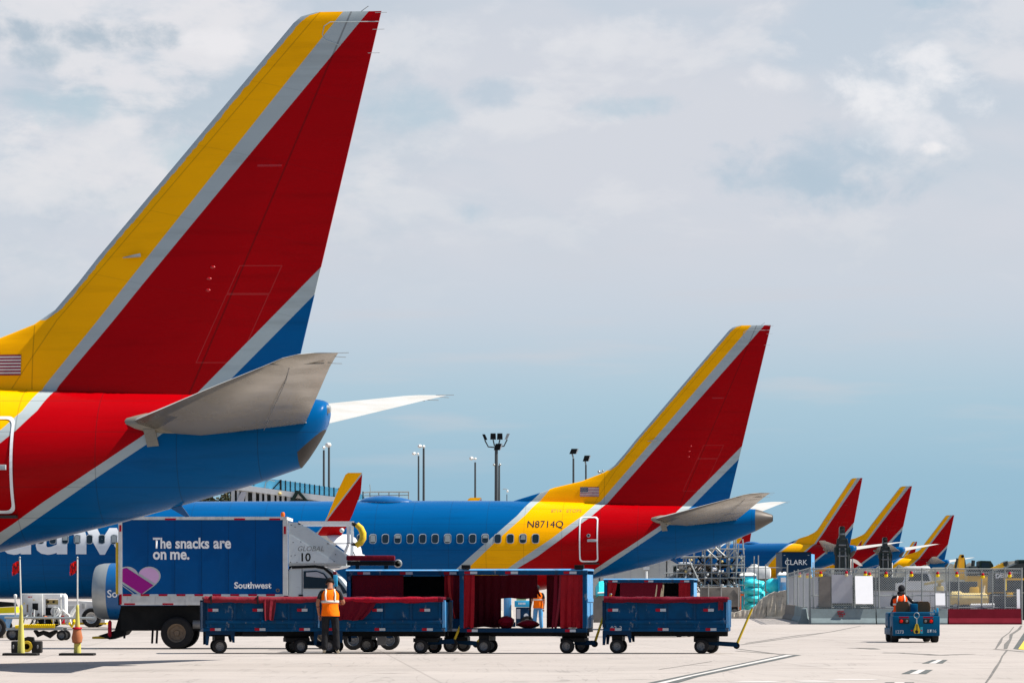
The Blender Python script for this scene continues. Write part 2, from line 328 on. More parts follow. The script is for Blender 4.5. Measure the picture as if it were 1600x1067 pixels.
def rubble_mat():
    s = NT('stained_block_concrete'); o = s.obj(); n1 = s.noise(o, .9, 6, .65); n2 = s.noise(o, 4, 5, .7)
    col = s.mix(s.rng(n1, .4, .65), (.52, .46, .38), (.34, .30, .24)); col = s.mix(s.rng(n2, .54, .7, 0, .75), col, (.15, .13, .105))
    s.set(Base_Color=col, Roughness=.95); return s.m
def link_mat():
    s = NT('chain_link_wire'); sep = s.n('ShaderNodeSeparateXYZ'); s.l(s.obj(), sep.inputs[0])
    fs = []
    for sg in (1, -1):
        v = s.math('DIVIDE', s.math('MULTIPLY_ADD', sep.outputs['Z'], sg, sep.outputs['X']), .115)
        fs.append(s.math('LESS_THAN', s.math('ABSOLUTE', s.math('SUBTRACT', s.math('FRACT', v), .5)), .105))
    f = s.math('MAXIMUM', *fs); tr = s.n('ShaderNodeBsdfTransparent'); mx = s.n('ShaderNodeMixShader')
    s.set(Base_Color=(.36, .38, .38), Roughness=.5, Metallic=.4)
    s.l(f, mx.inputs[0]); s.l(tr.outputs[0], mx.inputs[1]); s.l(s.b.outputs[0], mx.inputs[2]); s.l(mx.outputs[0], s.out.inputs[0]); return s.m
def spoil_mat():
    s = NT('dark_spoil_earth'); o = s.obj(); n1 = s.noise(o, .8, 6, .7); n2 = s.noise(o, 5, 5, .7)
    col = s.mix(s.rng(n1, .4, .65), (.06, .065, .058), (.15, .14, .115)); col = s.mix(s.rng(n2, .5, .7, 0, .7), col, (.03, .033, .03))
    s.set(Base_Color=col, Roughness=.95); return s.m
M['livery'] = livery('tail_livery'); M['livery_short'] = livery('tail_livery_short', short=True); M['rubble'] = rubble_mat(); M['link'] = link_mat(); M['spoil'] = spoil_mat(); M['winglet'] = winglet_mat()
FIN_LE = [(4.6, -11.9), (4.9, -11.2), (5.23, -10.47), (5.56, -9.38), (5.76, -8.82), (6.02, -7.69), (6.37, -6.78), (6.65, -6.36), (7.15, -5.92), (7.65, -5.52), (12.1, -1.70), (12.22, -1.56), (12.3, -1.30)]
M['finlivery'] = livery('fin_livery', FIN_LE + [(13, -.9)]); M['finlivery_short'] = livery('fin_livery_short', FIN_LE + [(13, -.9)], True)

# ------------------------------------------------------------------ mesh helpers
def nb(): return bmesh.new()
def obj(name, bm, m, parent=None, smooth=True, ang=35):
    me = bpy.data.meshes.new(name); bm.normal_update(); bm.to_mesh(me); bm.free()
    for k in (m if isinstance(m, (list, tuple)) else [m]): me.materials.append(M[k] if isinstance(k, str) else k)
    if smooth:
        me.polygons.foreach_set('use_smooth', [True] * len(me.polygons)); me.set_sharp_from_angle(angle=R(ang))
    o = bpy.data.objects.new(name, me); COL.objects.link(o)
    if parent: o.parent = parent
    return o
def tag(o, label=None, cat=None, group=None, kind=None):
    for k, v in (('label', label), ('category', cat), ('group', group), ('kind', kind)):
        if v: o[k] = v
    return o
def thing(name, label, cat, loc=(0, 0, 0), rz=0., group=None):
    o = bpy.data.objects.new(name, None); COL.objects.link(o); o.location = loc; o.rotation_euler = (0, 0, rz)
    o.empty_display_size = .2
    return tag(o, label, cat, group)
KIDS = {}
def copy_tree(o, parent=None):
    c = o.copy(); COL.objects.link(c)
    if parent: c.parent = parent
    for ch in list(o.children): copy_tree(ch, c)
    return c
def box(bm, x0, x1, y0, y1, z0, z1, mi=0, bev=0.):
    v = [bm.verts.new(p) for p in ((x0, y0, z0), (x1, y0, z0), (x1, y1, z0), (x0, y1, z0), (x0, y0, z1), (x1, y0, z1), (x1, y1, z1), (x0, y1, z1))]
    fs = [bm.faces.new([v[i] for i in q]) for q in ((0, 3, 2, 1), (4, 5, 6, 7), (0, 1, 5, 4), (1, 2, 6, 5), (2, 3, 7, 6), (3, 0, 4, 7))]
    for f in fs: f.material_index = mi
    if bev:
        es = list({e for f in fs for e in f.edges}); r = bmesh.ops.bevel(bm, geom=es, offset=bev, segments=2, affect='EDGES', profile=.6)
        for f in r['faces']: f.material_index = mi
    return v
def frame_of(d):
    d = d.normalized(); u = d.cross(Vector((0, 0, 1)))
    if u.length < 1e-3: u = Vector((1, 0, 0))
    u.normalize(); return u, d.cross(u)
def tube(bm, pts, r, n=8, mi=0, caps=True):
    """tube through points; r one radius or one per point"""
    pts = [Vector(p) for p in pts]; rs = r if isinstance(r, (list, tuple)) else [r] * len(pts); rings = []
    u0 = None
    for i, p in enumerate(pts):
        d = (pts[min(i + 1, len(pts) - 1)] - pts[max(i - 1, 0)])
        u, w = frame_of(d)
        if u0 is not None and u.dot(u0) < 0: u, w = -u, -w
        u0 = u
        rings.append([bm.verts.new(p + (u * math.cos(2 * math.pi * k / n) + w * math.sin(2 * math.pi * k / n)) * rs[i]) for k in range(n)])
    for a, b in zip(rings, rings[1:]):
        for k in range(n): bm.faces.new((a[k], a[(k + 1) % n], b[(k + 1) % n], b[k])).material_index = mi
    if caps:
        bm.faces.new(rings[0][::-1]).material_index = mi; bm.faces.new(rings[-1]).material_index = mi
def loft(bm, rings, mi=0, closed=True, caps=True):
    vs = [[bm.verts.new(p) for p in r] for r in rings]; n = len(vs[0])
    for a, b in zip(vs, vs[1:]):
        for k in range(n if closed else n - 1): bm.faces.new((a[k], a[(k + 1) % n], b[(k + 1) % n], b[k])).material_index = mi
    if caps:
        bm.faces.new(vs[0][::-1]).material_index = mi; bm.faces.new(vs[-1]).material_index = mi
    return vs
def lathe(bm, prof, c=(0, 0, 0), axis='Y', n=24, mi=0, caps=True):
    """profile of (radius, distance along axis)"""
    c = Vector(c); rings = []
    for r, h in prof:
        ring = []
        for k in range(n):
            a = 2 * math.pi * k / n; p = (r * math.cos(a), r * math.sin(a))
            ring.append(c + (Vector((p[0], h, p[1])) if axis == 'Y' else Vector((h, p[0], p[1])) if axis == 'X' else Vector((p[0], p[1], h))))
        rings.append(ring)
    loft(bm, rings, mi, caps=caps)
def prism(bm, pts, y0, y1, mi=0):
    """polygon of (x, z) extruded along y"""
    a = [bm.verts.new((x, y0, z)) for x, z in pts]; b = [bm.verts.new((x, y1, z)) for x, z in pts]; n = len(pts)
    bm.faces.new(a).material_index = mi; bm.faces.new(b[::-1]).material_index = mi
    for k in range(n): bm.faces.new((a[k], b[k], b[(k + 1) % n], a[(k + 1) % n])).material_index = mi
    bmesh.ops.recalc_face_normals(bm, faces=bm.faces[:])
def blob(bm, c, rx, ry, rz, mi=0, n=12, jit=0.):
    rings = []
    for i in range(1, n // 2 + 2):
        t = math.pi * (i - .5) / (n // 2 + 1); rings.append([Vector(c) + Vector((rx * math.sin(t) * math.cos(2 * math.pi * k / n), ry * math.sin(t) * math.sin(2 * math.pi * k / n), -rz * math.cos(t))) * (1 + random.uniform(-jit, jit)) for k in range(n)])
    loft(bm, rings, mi)
def text_bm(body, size, bold=0., shear=0., space=1., align='LEFT', ext=0.):
    cu = bpy.data.curves.new('lettering', 'FONT'); cu.body = body; cu.size = size; cu.offset = bold; cu.shear = shear; cu.space_character = space
    cu.align_x = align; cu.resolution_u = 3; cu.extrude = ext
    o = bpy.data.objects.new('lettering', cu); COL.objects.link(o)
    me = o.evaluated_get(bpy.context.evaluated_depsgraph_get()).to_mesh(); bm = nb(); bm.from_mesh(me)
    COL.objects.unlink(o); bpy.data.objects.remove(o); bpy.data.curves.remove(cu); return bm
def letter(name, body, x0, x1, z, y, m, parent, bold=.012, shear=0., capz=None, facing=-1):
    """lettering fitted between x0 and x1 on the vertical plane y, baseline at z, facing the camera side"""
    bm = text_bm(body, 1.0, bold, shear)
    xs = [v.co.x for v in bm.verts]; a, b = min(xs), max(xs); k = (x1 - x0) / (b - a); zs = [v.co.y for v in bm.verts]
    kz = k if capz is None else capz / max(zs)
    for v in bm.verts: v.co = Vector((x0 + (v.co.x - a) * k, y, z + v.co.y * kz))
    return obj(name, bm, m, parent, smooth=False)

# ------------------------------------------------------------------ ground and its markings
def ground():
    bm = nb(); xs = [-6000, -400, -60, 0, 60, 400, 6000]; ys = [-300, 20, 60, 100, 200, 290, 320, 350, 380, 420, 470, 600, 9000]      # the field rises gently beyond the building site
    rise = lambda y: 0 if y < 291 else 2.1 * min(1, (y - 290) / 130) + .5 * min(1, max(0, (y - 420) / 60))
    g = [[bm.verts.new((x, y, rise(y))) for x in xs] for y in ys]
    for a, b in zip(g, g[1:]):
        for k in range(len(xs) - 1): bm.faces.new((a[k], a[k + 1], b[k + 1], b[k]))
    tag(obj('apron_ground', bm, ground_mat(), smooth=False), kind='structure')
    MARK = dict(darkpaint=mat('black_marking_paint', (.075, .083, .083), .8, wear=.55, scale=1.5, dirt=(.2, .19, .18)),
                whitepaint=mat('white_marking_paint', (.46, .435, .42), .8, wear=.5, scale=1.5, dirt=(.36, .34, .32)),
                yellowpaint=mat('yellow_marking_paint', (.62, .43, .07), .8, wear=.3), tar=mat('tar_seam', (.12, .115, .11), .9, wear=.6, scale=1.2, dirt=(.26, .24, .22)))
    M.update(MARK)
    def poly(bm, pts, z, mi=0):
        f = bm.faces.new([bm.verts.new(gp(x, y, z)) for x, y in pts]); f.material_index = mi
        if f.normal.z < 0 or True:
            f.normal_update()
            if f.normal.z < 0: f.normal_flip()
    def strip(bm, px, w, z, mi=0, jit=0.):
        p = [gp(*q, z) for q in px]; L_, R_ = [], []
        for i, q in enumerate(p):
            d = (p[min(i + 1, len(p) - 1)] - p[max(i - 1, 0)]).normalized(); nrm = Vector((-d.y, d.x, 0)); ww = w * (1 + random.uniform(-jit, jit))
            L_.append(bm.verts.new(q + nrm * ww / 2)); R_.append(bm.verts.new(q - nrm * ww / 2))
        for k in range(len(p) - 1): bm.faces.new((R_[k], R_[k + 1], L_[k + 1], L_[k])).material_index = mi
    bm = nb()
    poly(bm, [(985, 1072), (1062, 1056.2), (1224, 1022.2), (1252, 1023), (1092, 1056.9), (1040, 1072)], .004, 0)
    poly(bm, [(1005, 1072), (1073, 1056.5), (1229, 1022.9), (1240, 1023.2), (1082, 1056.5), (1021, 1072)], .008, 1)
    tag(obj('lead_in_line_marking', bm, ['darkpaint', 'whitepaint'], smooth=False), kind='structure')
    bm = nb()
    for (bl, br, tl, tr, y1, y0) in ((1440, 1473, 1457, 1481, 1036.2, 1030.4), (1408, 1447, 1424, 1458, 1052.6, 1046), (1369, 1418, 1384, 1429, 1073, 1065.6)):
        a, b = 1 / 3, 2 / 3; li = lambda p, q, t: p + (q - p) * t
        for k, (s0, s1) in enumerate(((0, a), (a, b), (b, 1))):
            poly(bm, [(li(bl, br, s0), y1), (li(bl, br, s1), y1), (li(tl, tr, s1), y0), (li(tl, tr, s0), y0)], .004, k % 2)
    tag(obj('dashed_line_marking', bm, ['darkpaint', 'whitepaint'], smooth=False), kind='structure')
    bm = nb(); poly(bm, [(1583, 1013.5), (1640, 1019), (1640, 980), (1602, 985)], .004, 0); poly(bm, [(1591, 1014), (1640, 1018.6), (1640, 984), (1608, 989)], .008, 1)
    tag(obj('yellow_stand_marking', bm, ['darkpaint', 'yellowpaint'], smooth=False), kind='structure')
    bm = nb(); T = .004
    strip(bm, [(1152, 1013.2), (1185, 1017.5), (1220, 1022)], .10, T); strip(bm, [(1150, 1016.6), (1200, 1020.4), (1250, 1023.0)], .08, .0048)
    strip(bm, [(1158, 1007), (1200, 1001), (1245, 995), (1300, 986.5), (1345, 977.5)], .12, T, jit=.4); strip(bm, [(1165, 1004.5), (1205, 998.5), (1250, 992), (1290, 988)], .09, .005, jit=.4)
    strip(bm, [(1538, 1070), (1548, 1056), (1556, 1043), (1562, 1034), (1566, 1025), (1574, 1015)], .04, T, jit=.5)
    strip(bm, [(1556, 1013), (1562, 1004), (1566, 996), (1577, 988), (1584, 979)], .07, T, jit=.5); strip(bm, [(1571, 1013.5), (1573, 1006), (1579, 998), (1580, 991), (1592, 983), (1596, 977)], .11, .005, jit=.5)
    strip(bm, [(1553, 1013.6), (1600, 1018), (1640, 1022)], .10, .0055)
    strip(bm, [(1410, 1020), (1440, 1021.5), (1470, 1023), (1518, 1021.4)], .35, T, jit=.6); strip(bm, [(1448, 1022.9), (1480, 1023.4)], .3, .0048, jit=.5)
    strip(bm, [(1329, 1012), (1345, 1012.8), (1351, 1012), (1368, 1014)], .4, T, jit=.6); strip(bm, [(1394, 1020), (1398, 1019.4)], .5, T)
    strip(bm, [(960, 1047), (1030, 1045.5), (1060, 1041), (1112, 1033)], .03, T, jit=.3); strip(bm, [(60, 1014), (180, 1014.4), (330, 1013.6)], .12, T, jit=.3)  # last strip: plain thin dark line across the apron
    tag(obj('tar_and_dark_line_marking', bm, 'tar', smooth=False), kind='structure')
    bm = nb(); strip(bm, [(1150, 1064), (1215, 1064.6)], 1.0, T, jit=.5); strip(bm, [(1245, 1064), (1290, 1063.8)], 1.1, T, jit=.5); strip(bm, [(1302, 1061), (1370, 1061.5)], .6, T, jit=.5)
    tag(obj('worn_white_marking', bm, 'whitepaint', smooth=False), kind='structure')
ground()
# ------------------------------------------------------------------ airliners (local x aft from the fin tip, y to the far side, z up)
ST = [(-39.4, 3.05, 2.95, .06), (-39.2, 3.35, 2.5, .45), (-38.6, 3.75, 2.05, .85), (-37.6, 4.35, 1.66, 1.3), (-36.4, 4.9, 1.38, 1.62), (-34.8, 5.18, 1.25, 1.82), (-33, 5.24, 1.23, 1.88),
      (-24, 5.24, 1.23, 1.88), (-18, 5.24, 1.23, 1.88), (-13, 5.24, 1.23, 1.88), (-12, 5.24, 1.25, 1.87), (-10.5, 5.22, 1.40, 1.78), (-9, 5.2, 1.65, 1.66), (-7.5, 5.16, 1.97, 1.48), (-6.2, 5.12, 2.27, 1.3),
      (-5, 5.08, 2.56, 1.1), (-3.7, 5.03, 2.92, .9), (-2.5, 4.97, 3.26, .72), (-1.5, 4.92, 3.60, .57), (-.55, 4.86, 4.0, .42), (.05, 4.64, 4.35, .17)]
def lerp_tab(tab, x):
    if x <= tab[0][0]: return tab[0][1:]
    for a, b in zip(tab, tab[1:]):
        if x <= b[0]:
            t = (x - a[0]) / (b[0] - a[0]); return tuple(p + (q - p) * t for p, q in zip(a[1:], b[1:]))
    return tab[-1][1:]
def surf(x, z, off=0.):
    zt, zb, hw = lerp_tab(ST, x); zc, hh = (zt + zb) / 2, (zt - zb) / 2
    t = max(-.999, min(.999, (z - zc) / hh)); return -(hw + off) * math.sqrt(1 - t * t) - off * .0
def ring(x, skew=0., n=56, inset=0.):
    zt, zb, hw = lerp_tab(ST, x); zc, hh = (zt + zb) / 2, (zt - zb) / 2; hh -= inset; hw -= inset; r = []
    for k in range(n):
        a = 2 * math.pi * k / n; z = zc + hh * math.cos(a); r.append(Vector((x + skew * (z - zc), hw * math.sin(a), z)))
    return r
def fuselage(end, skew, parent):
    xs = [-39.4, -39.2, -38.9, -38.6, -38.1, -37.6, -37, -36.4, -35.6, -34.8, -33.9, -33] + [-33 + i for i in range(1, 20)] + [-13, -12.5, -12, -11.2, -10.5, -9.7, -9, -8.2, -7.5, -6.8, -6.2, -5.6, -5, -4.3, -3.7, -3.1, -2.5, -2, -1.5, -1.1, -.75, -.55]
    xs = [x for x in xs if x < end - .05] + [end]
    bm = nb(); rs = []
    for x in xs: rs.append(ring(x, skew * max(0, min(1, (x + 4) / (end + 4)))))
    loft(bm, rs); return obj('fuselage', bm, 'livery_short' if skew else 'livery', parent)
def fin_te(z): return -1.82 + (z - 4.7) * (1.82 / 7.6)
def fin_half(x, z):
    le = lerp_tab(FIN_LE, 0)[0]
    zs = [p[0] for p in FIN_LE]
    le = lerp_tab([(a, b) for a, b in FIN_LE], z)[0]; te = fin_te(z)
    T = .30 - .20 * min(1, max(0, (z - 5) / 7.3)); dl, dt = max(0, x - le), max(0, te - x)
    L_ = 1.5 if z > 7 else 1.5 + (7 - z) * 1.6
    return T * min(1, (dl / L_)) ** .55 * min(1, .06 + dt / (2.6 - .16 * (z - 5))) + .004
def fin(parent, short=False):
    zs = [4.6, 4.9, 5.23, 5.4, 5.56, 5.76, 6.02, 6.2, 6.37, 6.52, 6.65, 6.9, 7.15, 7.4, 7.65, 8.5, 9.5, 10.5, 11.5, 12.1, 12.22, 12.3]
    bm = nb(); rs = []; U = [0, .004, .012, .03, .06, .1, .16, .24, .34, .45, .56, .67, .78, .88, .95, 1]
    for z in zs:
        le = lerp_tab(FIN_LE, z)[0]; te = fin_te(z); k = .5 if z == 12.3 else 1
        near = [Vector((le + (te - le) * u, -fin_half(le + (te - le) * u, z) * k, z)) for u in U]
        rs.append(near + [Vector((p.x, -p.y, z)) for p in near[::-1]])
    loft(bm, rs); f = obj('tail_fin', bm, 'finlivery_short' if short else 'finlivery', parent, ang=50)
    bm = nb()       # rudder balance horn seam and tab hinge, static wicks
    P = [(-1.10, 12.02), (-.98, 12.1), (-.2, 12.1), (-.05, 12.1)]; P2_ = [(-1.10, 12.02), (-1.13, 11.86), (-1.08, 11.76), (-.82, 11.66)]
    tube(bm, [(x, -fin_half(x, z) - .004, z) for x, z in P2_[::-1] + P], .009, 6); obj('rudder_seam', bm, 'planesil', f)
    for x0, z0 in ((0, 12.27), (-.05, 11.95), (-.14, 11.5)): bm = nb(); tube(bm, [(x0 - .12, -.02, z0), (x0 + .11, -.02, z0)], .005, 5); obj('static_wick', bm, 'steel', f)
    bm = nb(); tube(bm, [(-.42, 0, 12.28), (-.25, 0, 12.40)], .008, 5); obj('fin_tip_aerial', bm, 'steel', f)
    bm = nb()
    box(bm, -2.45, -1.9, -fin_half(-2.2, 9.35) - .012, -fin_half(-2.2, 9.35) + .05, 9.34, 9.38)
    obj('vhf_aerial', bm, 'planered', f)
    for x, z in ((-3.23, 7.42), (-3.3, 7.2), (-3.32, 6.98)): bm = nb(); blob(bm, (x, -fin_half(x, z), z), .05, .02, .03); obj('access_latch', bm, 'planered', f)
    bm = nb(); tube(bm, [(-4.98, -.22, 7.62), (-4.75, -.32, 7.64), (-4.62, -.30, 7.66)], [.01, .03, .04], 6); obj('pitot_probe', bm, 'steel', f)
    return f
def stab(parent, sg):
    bm = nb(); rs = []
    for y, le, te, z, t in ((.0, -5.1, -1.42, 4.42, .27), (.75, -4.74, -1.34, 4.43, .25), (2.0, -3.93, -1.03, 4.60, .175), (4.0, -2.62, -.53, 4.88, .105), (6.0, -1.25, -.03, 5.16, .06), (6.75, -.76, .18, 5.265, .042), (7.05, -.44, .27, 5.31, .026), (7.17, -.12, .31, 5.33, .008)):
        U = [0, .02, .06, .13, .25, .4, .55, .7, .85, 1]; c = te - le
        up = [Vector((le + c * u, sg * y, z + t * (min(1, (u / .3)) ** .5 if u < .3 else 1 - (u - .3) / .7 * .97))) for u in U]
        dn = [Vector((le + c * u, sg * y, z - t * 1.15 * (min(1, (u / .35)) ** .5 if u < .35 else 1 - (u - .35) / .65 * .97))) for u in U]
        rs.append(up + dn[::-1])
    loft(bm, rs); bm.normal_update()
    bmesh.ops.recalc_face_normals(bm, faces=bm.faces[:])
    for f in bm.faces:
        f.material_index = 1 if f.normal.z < -.05 else 0  # downward faces take the darker colour, painted-in shade
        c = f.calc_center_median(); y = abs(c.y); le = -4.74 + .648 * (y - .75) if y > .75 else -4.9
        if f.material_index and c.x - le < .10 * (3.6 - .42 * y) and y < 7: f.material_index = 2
    s = obj('tailplane', bm, ['stab', 'stabshade', 'stabedge'], parent, ang=40)
    for a, b in (((.1, 7.1, 5.33), (.48, 7.1, 5.335)), ((.1, 6.9, 5.29), (.40, 6.9, 5.27)), ((.0, 6.4, 5.2), (.25, 6.4, 5.19))): bm = nb(); tube(bm, [(a[0], sg * a[1], a[2]), (b[0], sg * b[1], b[2])], .006, 5); obj('static_wick', bm, 'steel', s)
    bm = nb(); tube(bm, [(-2.1, sg * 1.0, 4.27), (-.95, sg * 5.2, 4.965), (-.72, sg * 6.2, 5.13)], .007, 5); obj('elevator_hinge', bm, 'rim', s); bm = nb(); tube(bm, [(-1.05, sg * 6.35, 5.185), (-.05, sg * 6.5, 5.19)], .01, 5); obj('elevator_tip_seam', bm, 'rim', s)
    bm = nb(); rs = []      # fairing at the root and the small strut below it
    for x, r in ((-4.93, .04), (-4.78, .13), (-4.4, .21), (-3.8, .2)): rs.append([Vector((x, sg * (.83 + r * math.cos(a) * .9), 4.40 + r * math.sin(a))) for a in [2 * math.pi * k / 12 for k in range(12)]])
    loft(bm, rs); obj('tailplane_fairing', bm, 'stabshade', s); bm = nb(); prism(bm, [(-4.42, 4.3), (-4.2, 4.3), (-4.12, 3.98), (-4.34, 3.96)], sg * .96 - .05, sg * .96 + .05)
    obj('tailplane_strut', bm, 'stabshade', s)
    return s
def wing(parent, sg):
    bm = nb(); rs = []
    for y, le, te, z, t in ((0, -27.0, -18.0, 1.75, .50), (1.8, -25.4, -18.1, 1.9, .48), (4.83, -23.3, -18.25, 2.2, .34), (6, -22.6, -18.0, 2.33, .28), (12, -18.98, -16.2, 3.0, .15), (16.6, -16.3, -14.85, 3.50, .08), (17.25, -15.75, -14.85, 3.62, .06)):
        U = [0, .02, .07, .16, .3, .5, .75, 1]; c = te - le
        up = [Vector((le + c * u, sg * y, z + t * (min(1, (u / .3)) ** .5 if u < .3 else 1 - (u - .3) / .7 * .98))) for u in U]
        dn = [Vector((le + c * u, sg * y, z - t * .8 * (min(1, (u / .3)) ** .5 if u < .3 else 1 - (u - .3) / .7 * .98))) for u in U]
        rs.append(up + dn[::-1])
    loft(bm, rs); w = obj('wing', bm, 'wing', parent, ang=40)
    for y, x in ((4.2, -19.5), (7.6, -18.4), (11.2, -17.2)): bm = nb(); blob(bm, (x + .9, sg * y, 1.98 + y * .075), 1.5, .2, .24); obj('flap_track_fairing', bm, 'planewhite', w)
    def blade(name, secs, m):
        bm = nb(); rs = []
        for (y, z, le, te, t) in secs:
            c = te - le; U = [0, .03, .1, .25, .5, .8, 1]
            a = [Vector((le + c * u, sg * (y + t * (u / .25 if u < .25 else 1 - (u - .25) / .75)), z)) for u in U]; b = [Vector((p.x, sg * (2 * y - sg * p.y), p.z)) for p in a]
            rs.append(a + b[::-1])
        loft(bm, rs); return obj(name, bm, m, w, ang=60)
    blade('winglet', [(17.2, 3.55, -15.95, -14.85, .05), (17.35, 3.68, -15.72, -14.78, .05), (17.5, 3.9, -15.5, -14.6, .045), (17.65, 4.3, -15.28, -14.38, .04), (17.8, 5.1, -14.93, -14.05, .03), (17.92, 5.75, -14.60, -13.98, .02), (17.93, 5.82, -14.5, -13.99, .008)], 'winglet')
    blade('winglet_lower_blade', [(17.15, 3.6, -15.45, -14.55, .05), (17.4, 3.45, -15.3, -14.3, .05), (17.75, 3.1, -14.8, -14.05, .035), (18.0, 2.8, -14.35, -13.95, .01)], 'planewhite')
    return w
def engine(parent, sg):
    y = sg * 4.83; bm = nb()
    lathe(bm, [(.80, -25.9), (.86, -26.45), (.95, -26.66), (1.02, -26.70), (1.08, -26.60), (1.12, -26.40), (1.135, -26.1)], (0, y, 1.53), 'X', 40, 0)
    e = obj('engine_intake', bm, 'steel', parent)
    bm = nb(); lathe(bm, [(.8, -26.0), (1.135, -26.12), (1.15, -25.6), (1.14, -24.9), (1.08, -24), (.98, -23.2), (.9, -22.9)], (0, y, 1.53), 'X', 40, 0)
    n = obj('engine_cowling', bm, 'planeblue', parent)
    bm = nb(); lathe(bm, [(.1, -23), (.9, -23.0), (.62, -22.6), (.5, -21.9), (.3, -21.5)], (0, y, 1.53), 'X', 32); obj('exhaust_nozzle', bm, 'exhaust', n)
    bm = nb(); lathe(bm, [(.05, -26.2), (.78, -26.05), (.78, -25.95)], (0, y, 1.53), 'X', 32); obj('engine_fan', bm, 'dark', n)
    bm = nb(); prism(bm, [(-25.4, 2.5), (-23.3, 2.75), (-20.5, 2.2), (-22.5, 2.0), (-24.5, 2.3)], y - .16, y + .16); obj('engine_pylon', bm, 'planeblue', n)
    return n
def gear(parent, dz):
    g = []
    for x, y, r, h in ((-19.8, -2.86, .56, 1.7), (-19.8, 2.86, .56, 1.7), (-35.4, 0, .34, 1.5)):
        bm = nb(); tube(bm, [(x, y, r - dz), (x, y, h)], .11, 12); tube(bm, [(x, y - .5, r - dz), (x, y + .5, r - dz)], .07, 10)
        s = obj('landing_gear', bm, 'steel', parent)
        for o_ in (-.42, .42): bm = nb(); lathe(bm, [(.2, -.17), (r * .9, -.17), (r, -.1), (r, .1), (r * .9, .17), (.2, .17)], (x, y + o_ * (r / .56), r - dz), 'Y', 28); obj('gear_tyre', bm, 'black', s)
def radome(parent):
    bm = nb(); rs = []
    for u in [i / 14 for i in range(15)]:
        x = -16.85 + 2.25 * u; h = .02 + .27 * math.sin(math.pi * min(1, u * 1.02)) ** .6 * (1 - .25 * u)
        rs.append([Vector((x, .62 * math.sin(a) * (.15 + .85 * math.sin(math.pi * (.03 + .94 * u)) ** .5), 5.17 + (h + .03) * max(0, math.cos(a)))) for a in [math.pi * (k / 12 - .5) for k in range(13)]])
    loft(bm, rs, closed=True); obj('antenna_radome', bm, 'planeblue', parent)
    bm = nb(); box(bm, -17.3, -14.3, -.5, .5, 5.12, 5.175); obj('antenna_base', bm, 'planewhite', parent)
def door(parent, x0, x1, z0, z1, label=None):
    r = .13; pts = []
    for cx, cz, a0 in ((x1 - r, z1 - r, 90), (x1 - r, z0 + r, 0), (x0 + r, z0 + r, -90), (x0 + r, z1 - r, -180)):
        for k in range(5):
            a = R(a0 - k * 22.5); pts.append((cx + r * math.cos(a), cz + r * math.sin(a)))
    path = []
    n = len(pts)
    for i in range(n):
        a, b = pts[i], pts[(i + 1) % n]; L_ = math.hypot(b[0] - a[0], b[1] - a[1]); m_ = max(1, int(L_ / .12))
        path += [(a[0] + (b[0] - a[0]) * k / m_, a[1] + (b[1] - a[1]) * k / m_) for k in range(m_)]
    bm = nb(); inner, outer = [], []
    cx, cz = (x0 + x1) / 2, (z0 + z1) / 2
    for x, z in path:
        f = .055; dx, dz = x - cx, z - cz; sx, sz = 1 - f / (x1 - x0) * 2, 1 - f / (z1 - z0) * 2
        xi, zi = cx + dx * sx, cz + dz * sz
        outer.append(bm.verts.new((x, surf(x, z) - .014, z))); inner.append(bm.verts.new((xi, surf(xi, zi) - .014, zi)))
    for k in range(len(path)):
        j = (k + 1) % len(path); bm.faces.new((outer[k], inner[k], inner[j], outer[j]))
    d = obj('aft_door_outline', bm, 'planewhite', parent, smooth=False)
    bm = nb(); zc = z0 + (z1 - z0) * .47
    ys = surf(cx, zc) - .02
    box(bm, cx - .05, cx + .32, ys - .02, ys + .05, zc - .05, zc + .05, 0, .012); obj('door_handle', bm, 'planesil', d)
    bm = nb(); zc2 = z0 + (z1 - z0) * .58; lathe(bm, [(.075, -.02), (.075, .03)], (cx, surf(cx, zc2) - .008, zc2), 'Y', 16); lathe(bm, [(.045, -.026), (.045, .02)], (cx, surf(cx, zc2) - .008, zc2), 'Y', 16, 1); obj('door_peephole', bm, ['planesil', 'glass'], d)
    bm = nb(); box(bm, x0 - .02, x1 + .02, surf(cx, z0 - .05) - .05, surf(cx, z0 - .05) + .1, z0 - .09, z0 - .035); obj('door_sill', bm, 'exhaust', d)
    return d
def flag(parent, x0, x1, z0, z1):
    bm = nb(); ns, mx = 13, 12
    def V(x, z, e): return bm.verts.new((x, -fin_half(x, z) - e, z))
    for i in range(ns):
        za, zb_ = z0 + (z1 - z0) * i / ns, z0 + (z1 - z0) * (i + 1) / ns
        for k in range(mx):
            xa, xb = x0 + (x1 - x0) * k / mx, x0 + (x1 - x0) * (k + 1) / mx
            bm.faces.new((V(xa, za, .012), V(xb, za, .012), V(xb, zb_, .012), V(xa, zb_, .012))).material_index = i % 2
    xs = x0 + (x1 - x0) * .42; zs = z0 + (z1 - z0) * 6 / 13
    for k in range(4):
        xa, xb = x0 + (xs - x0) * k / 4, x0 + (xs - x0) * (k + 1) / 4
        bm.faces.new((V(xa, zs, .016), V(xb, zs, .016), V(xb, z1, .016), V(xa, z1, .016))).material_index = 2
    for i in range(5):
        for k in range(6 - i % 2):
            x = x0 + (xs - x0) * (k + .5 + (i % 2) * .5) / 6; z = zs + (z1 - zs) * (i + .5) / 5; q = .011
            bm.faces.new((V(x - q, z - q, .02), V(x + q, z - q, .02), V(x + q, z + q, .02), V(x - q, z + q, .02))).material_index = 1
    obj('flag_decal', bm, [mat('flag_red', (.22, .02, .05), .5), mat('flag_white', (.55, .53, .52), .5), mat('flag_blue', (.02, .035, .09), .5)], parent, smooth=False)
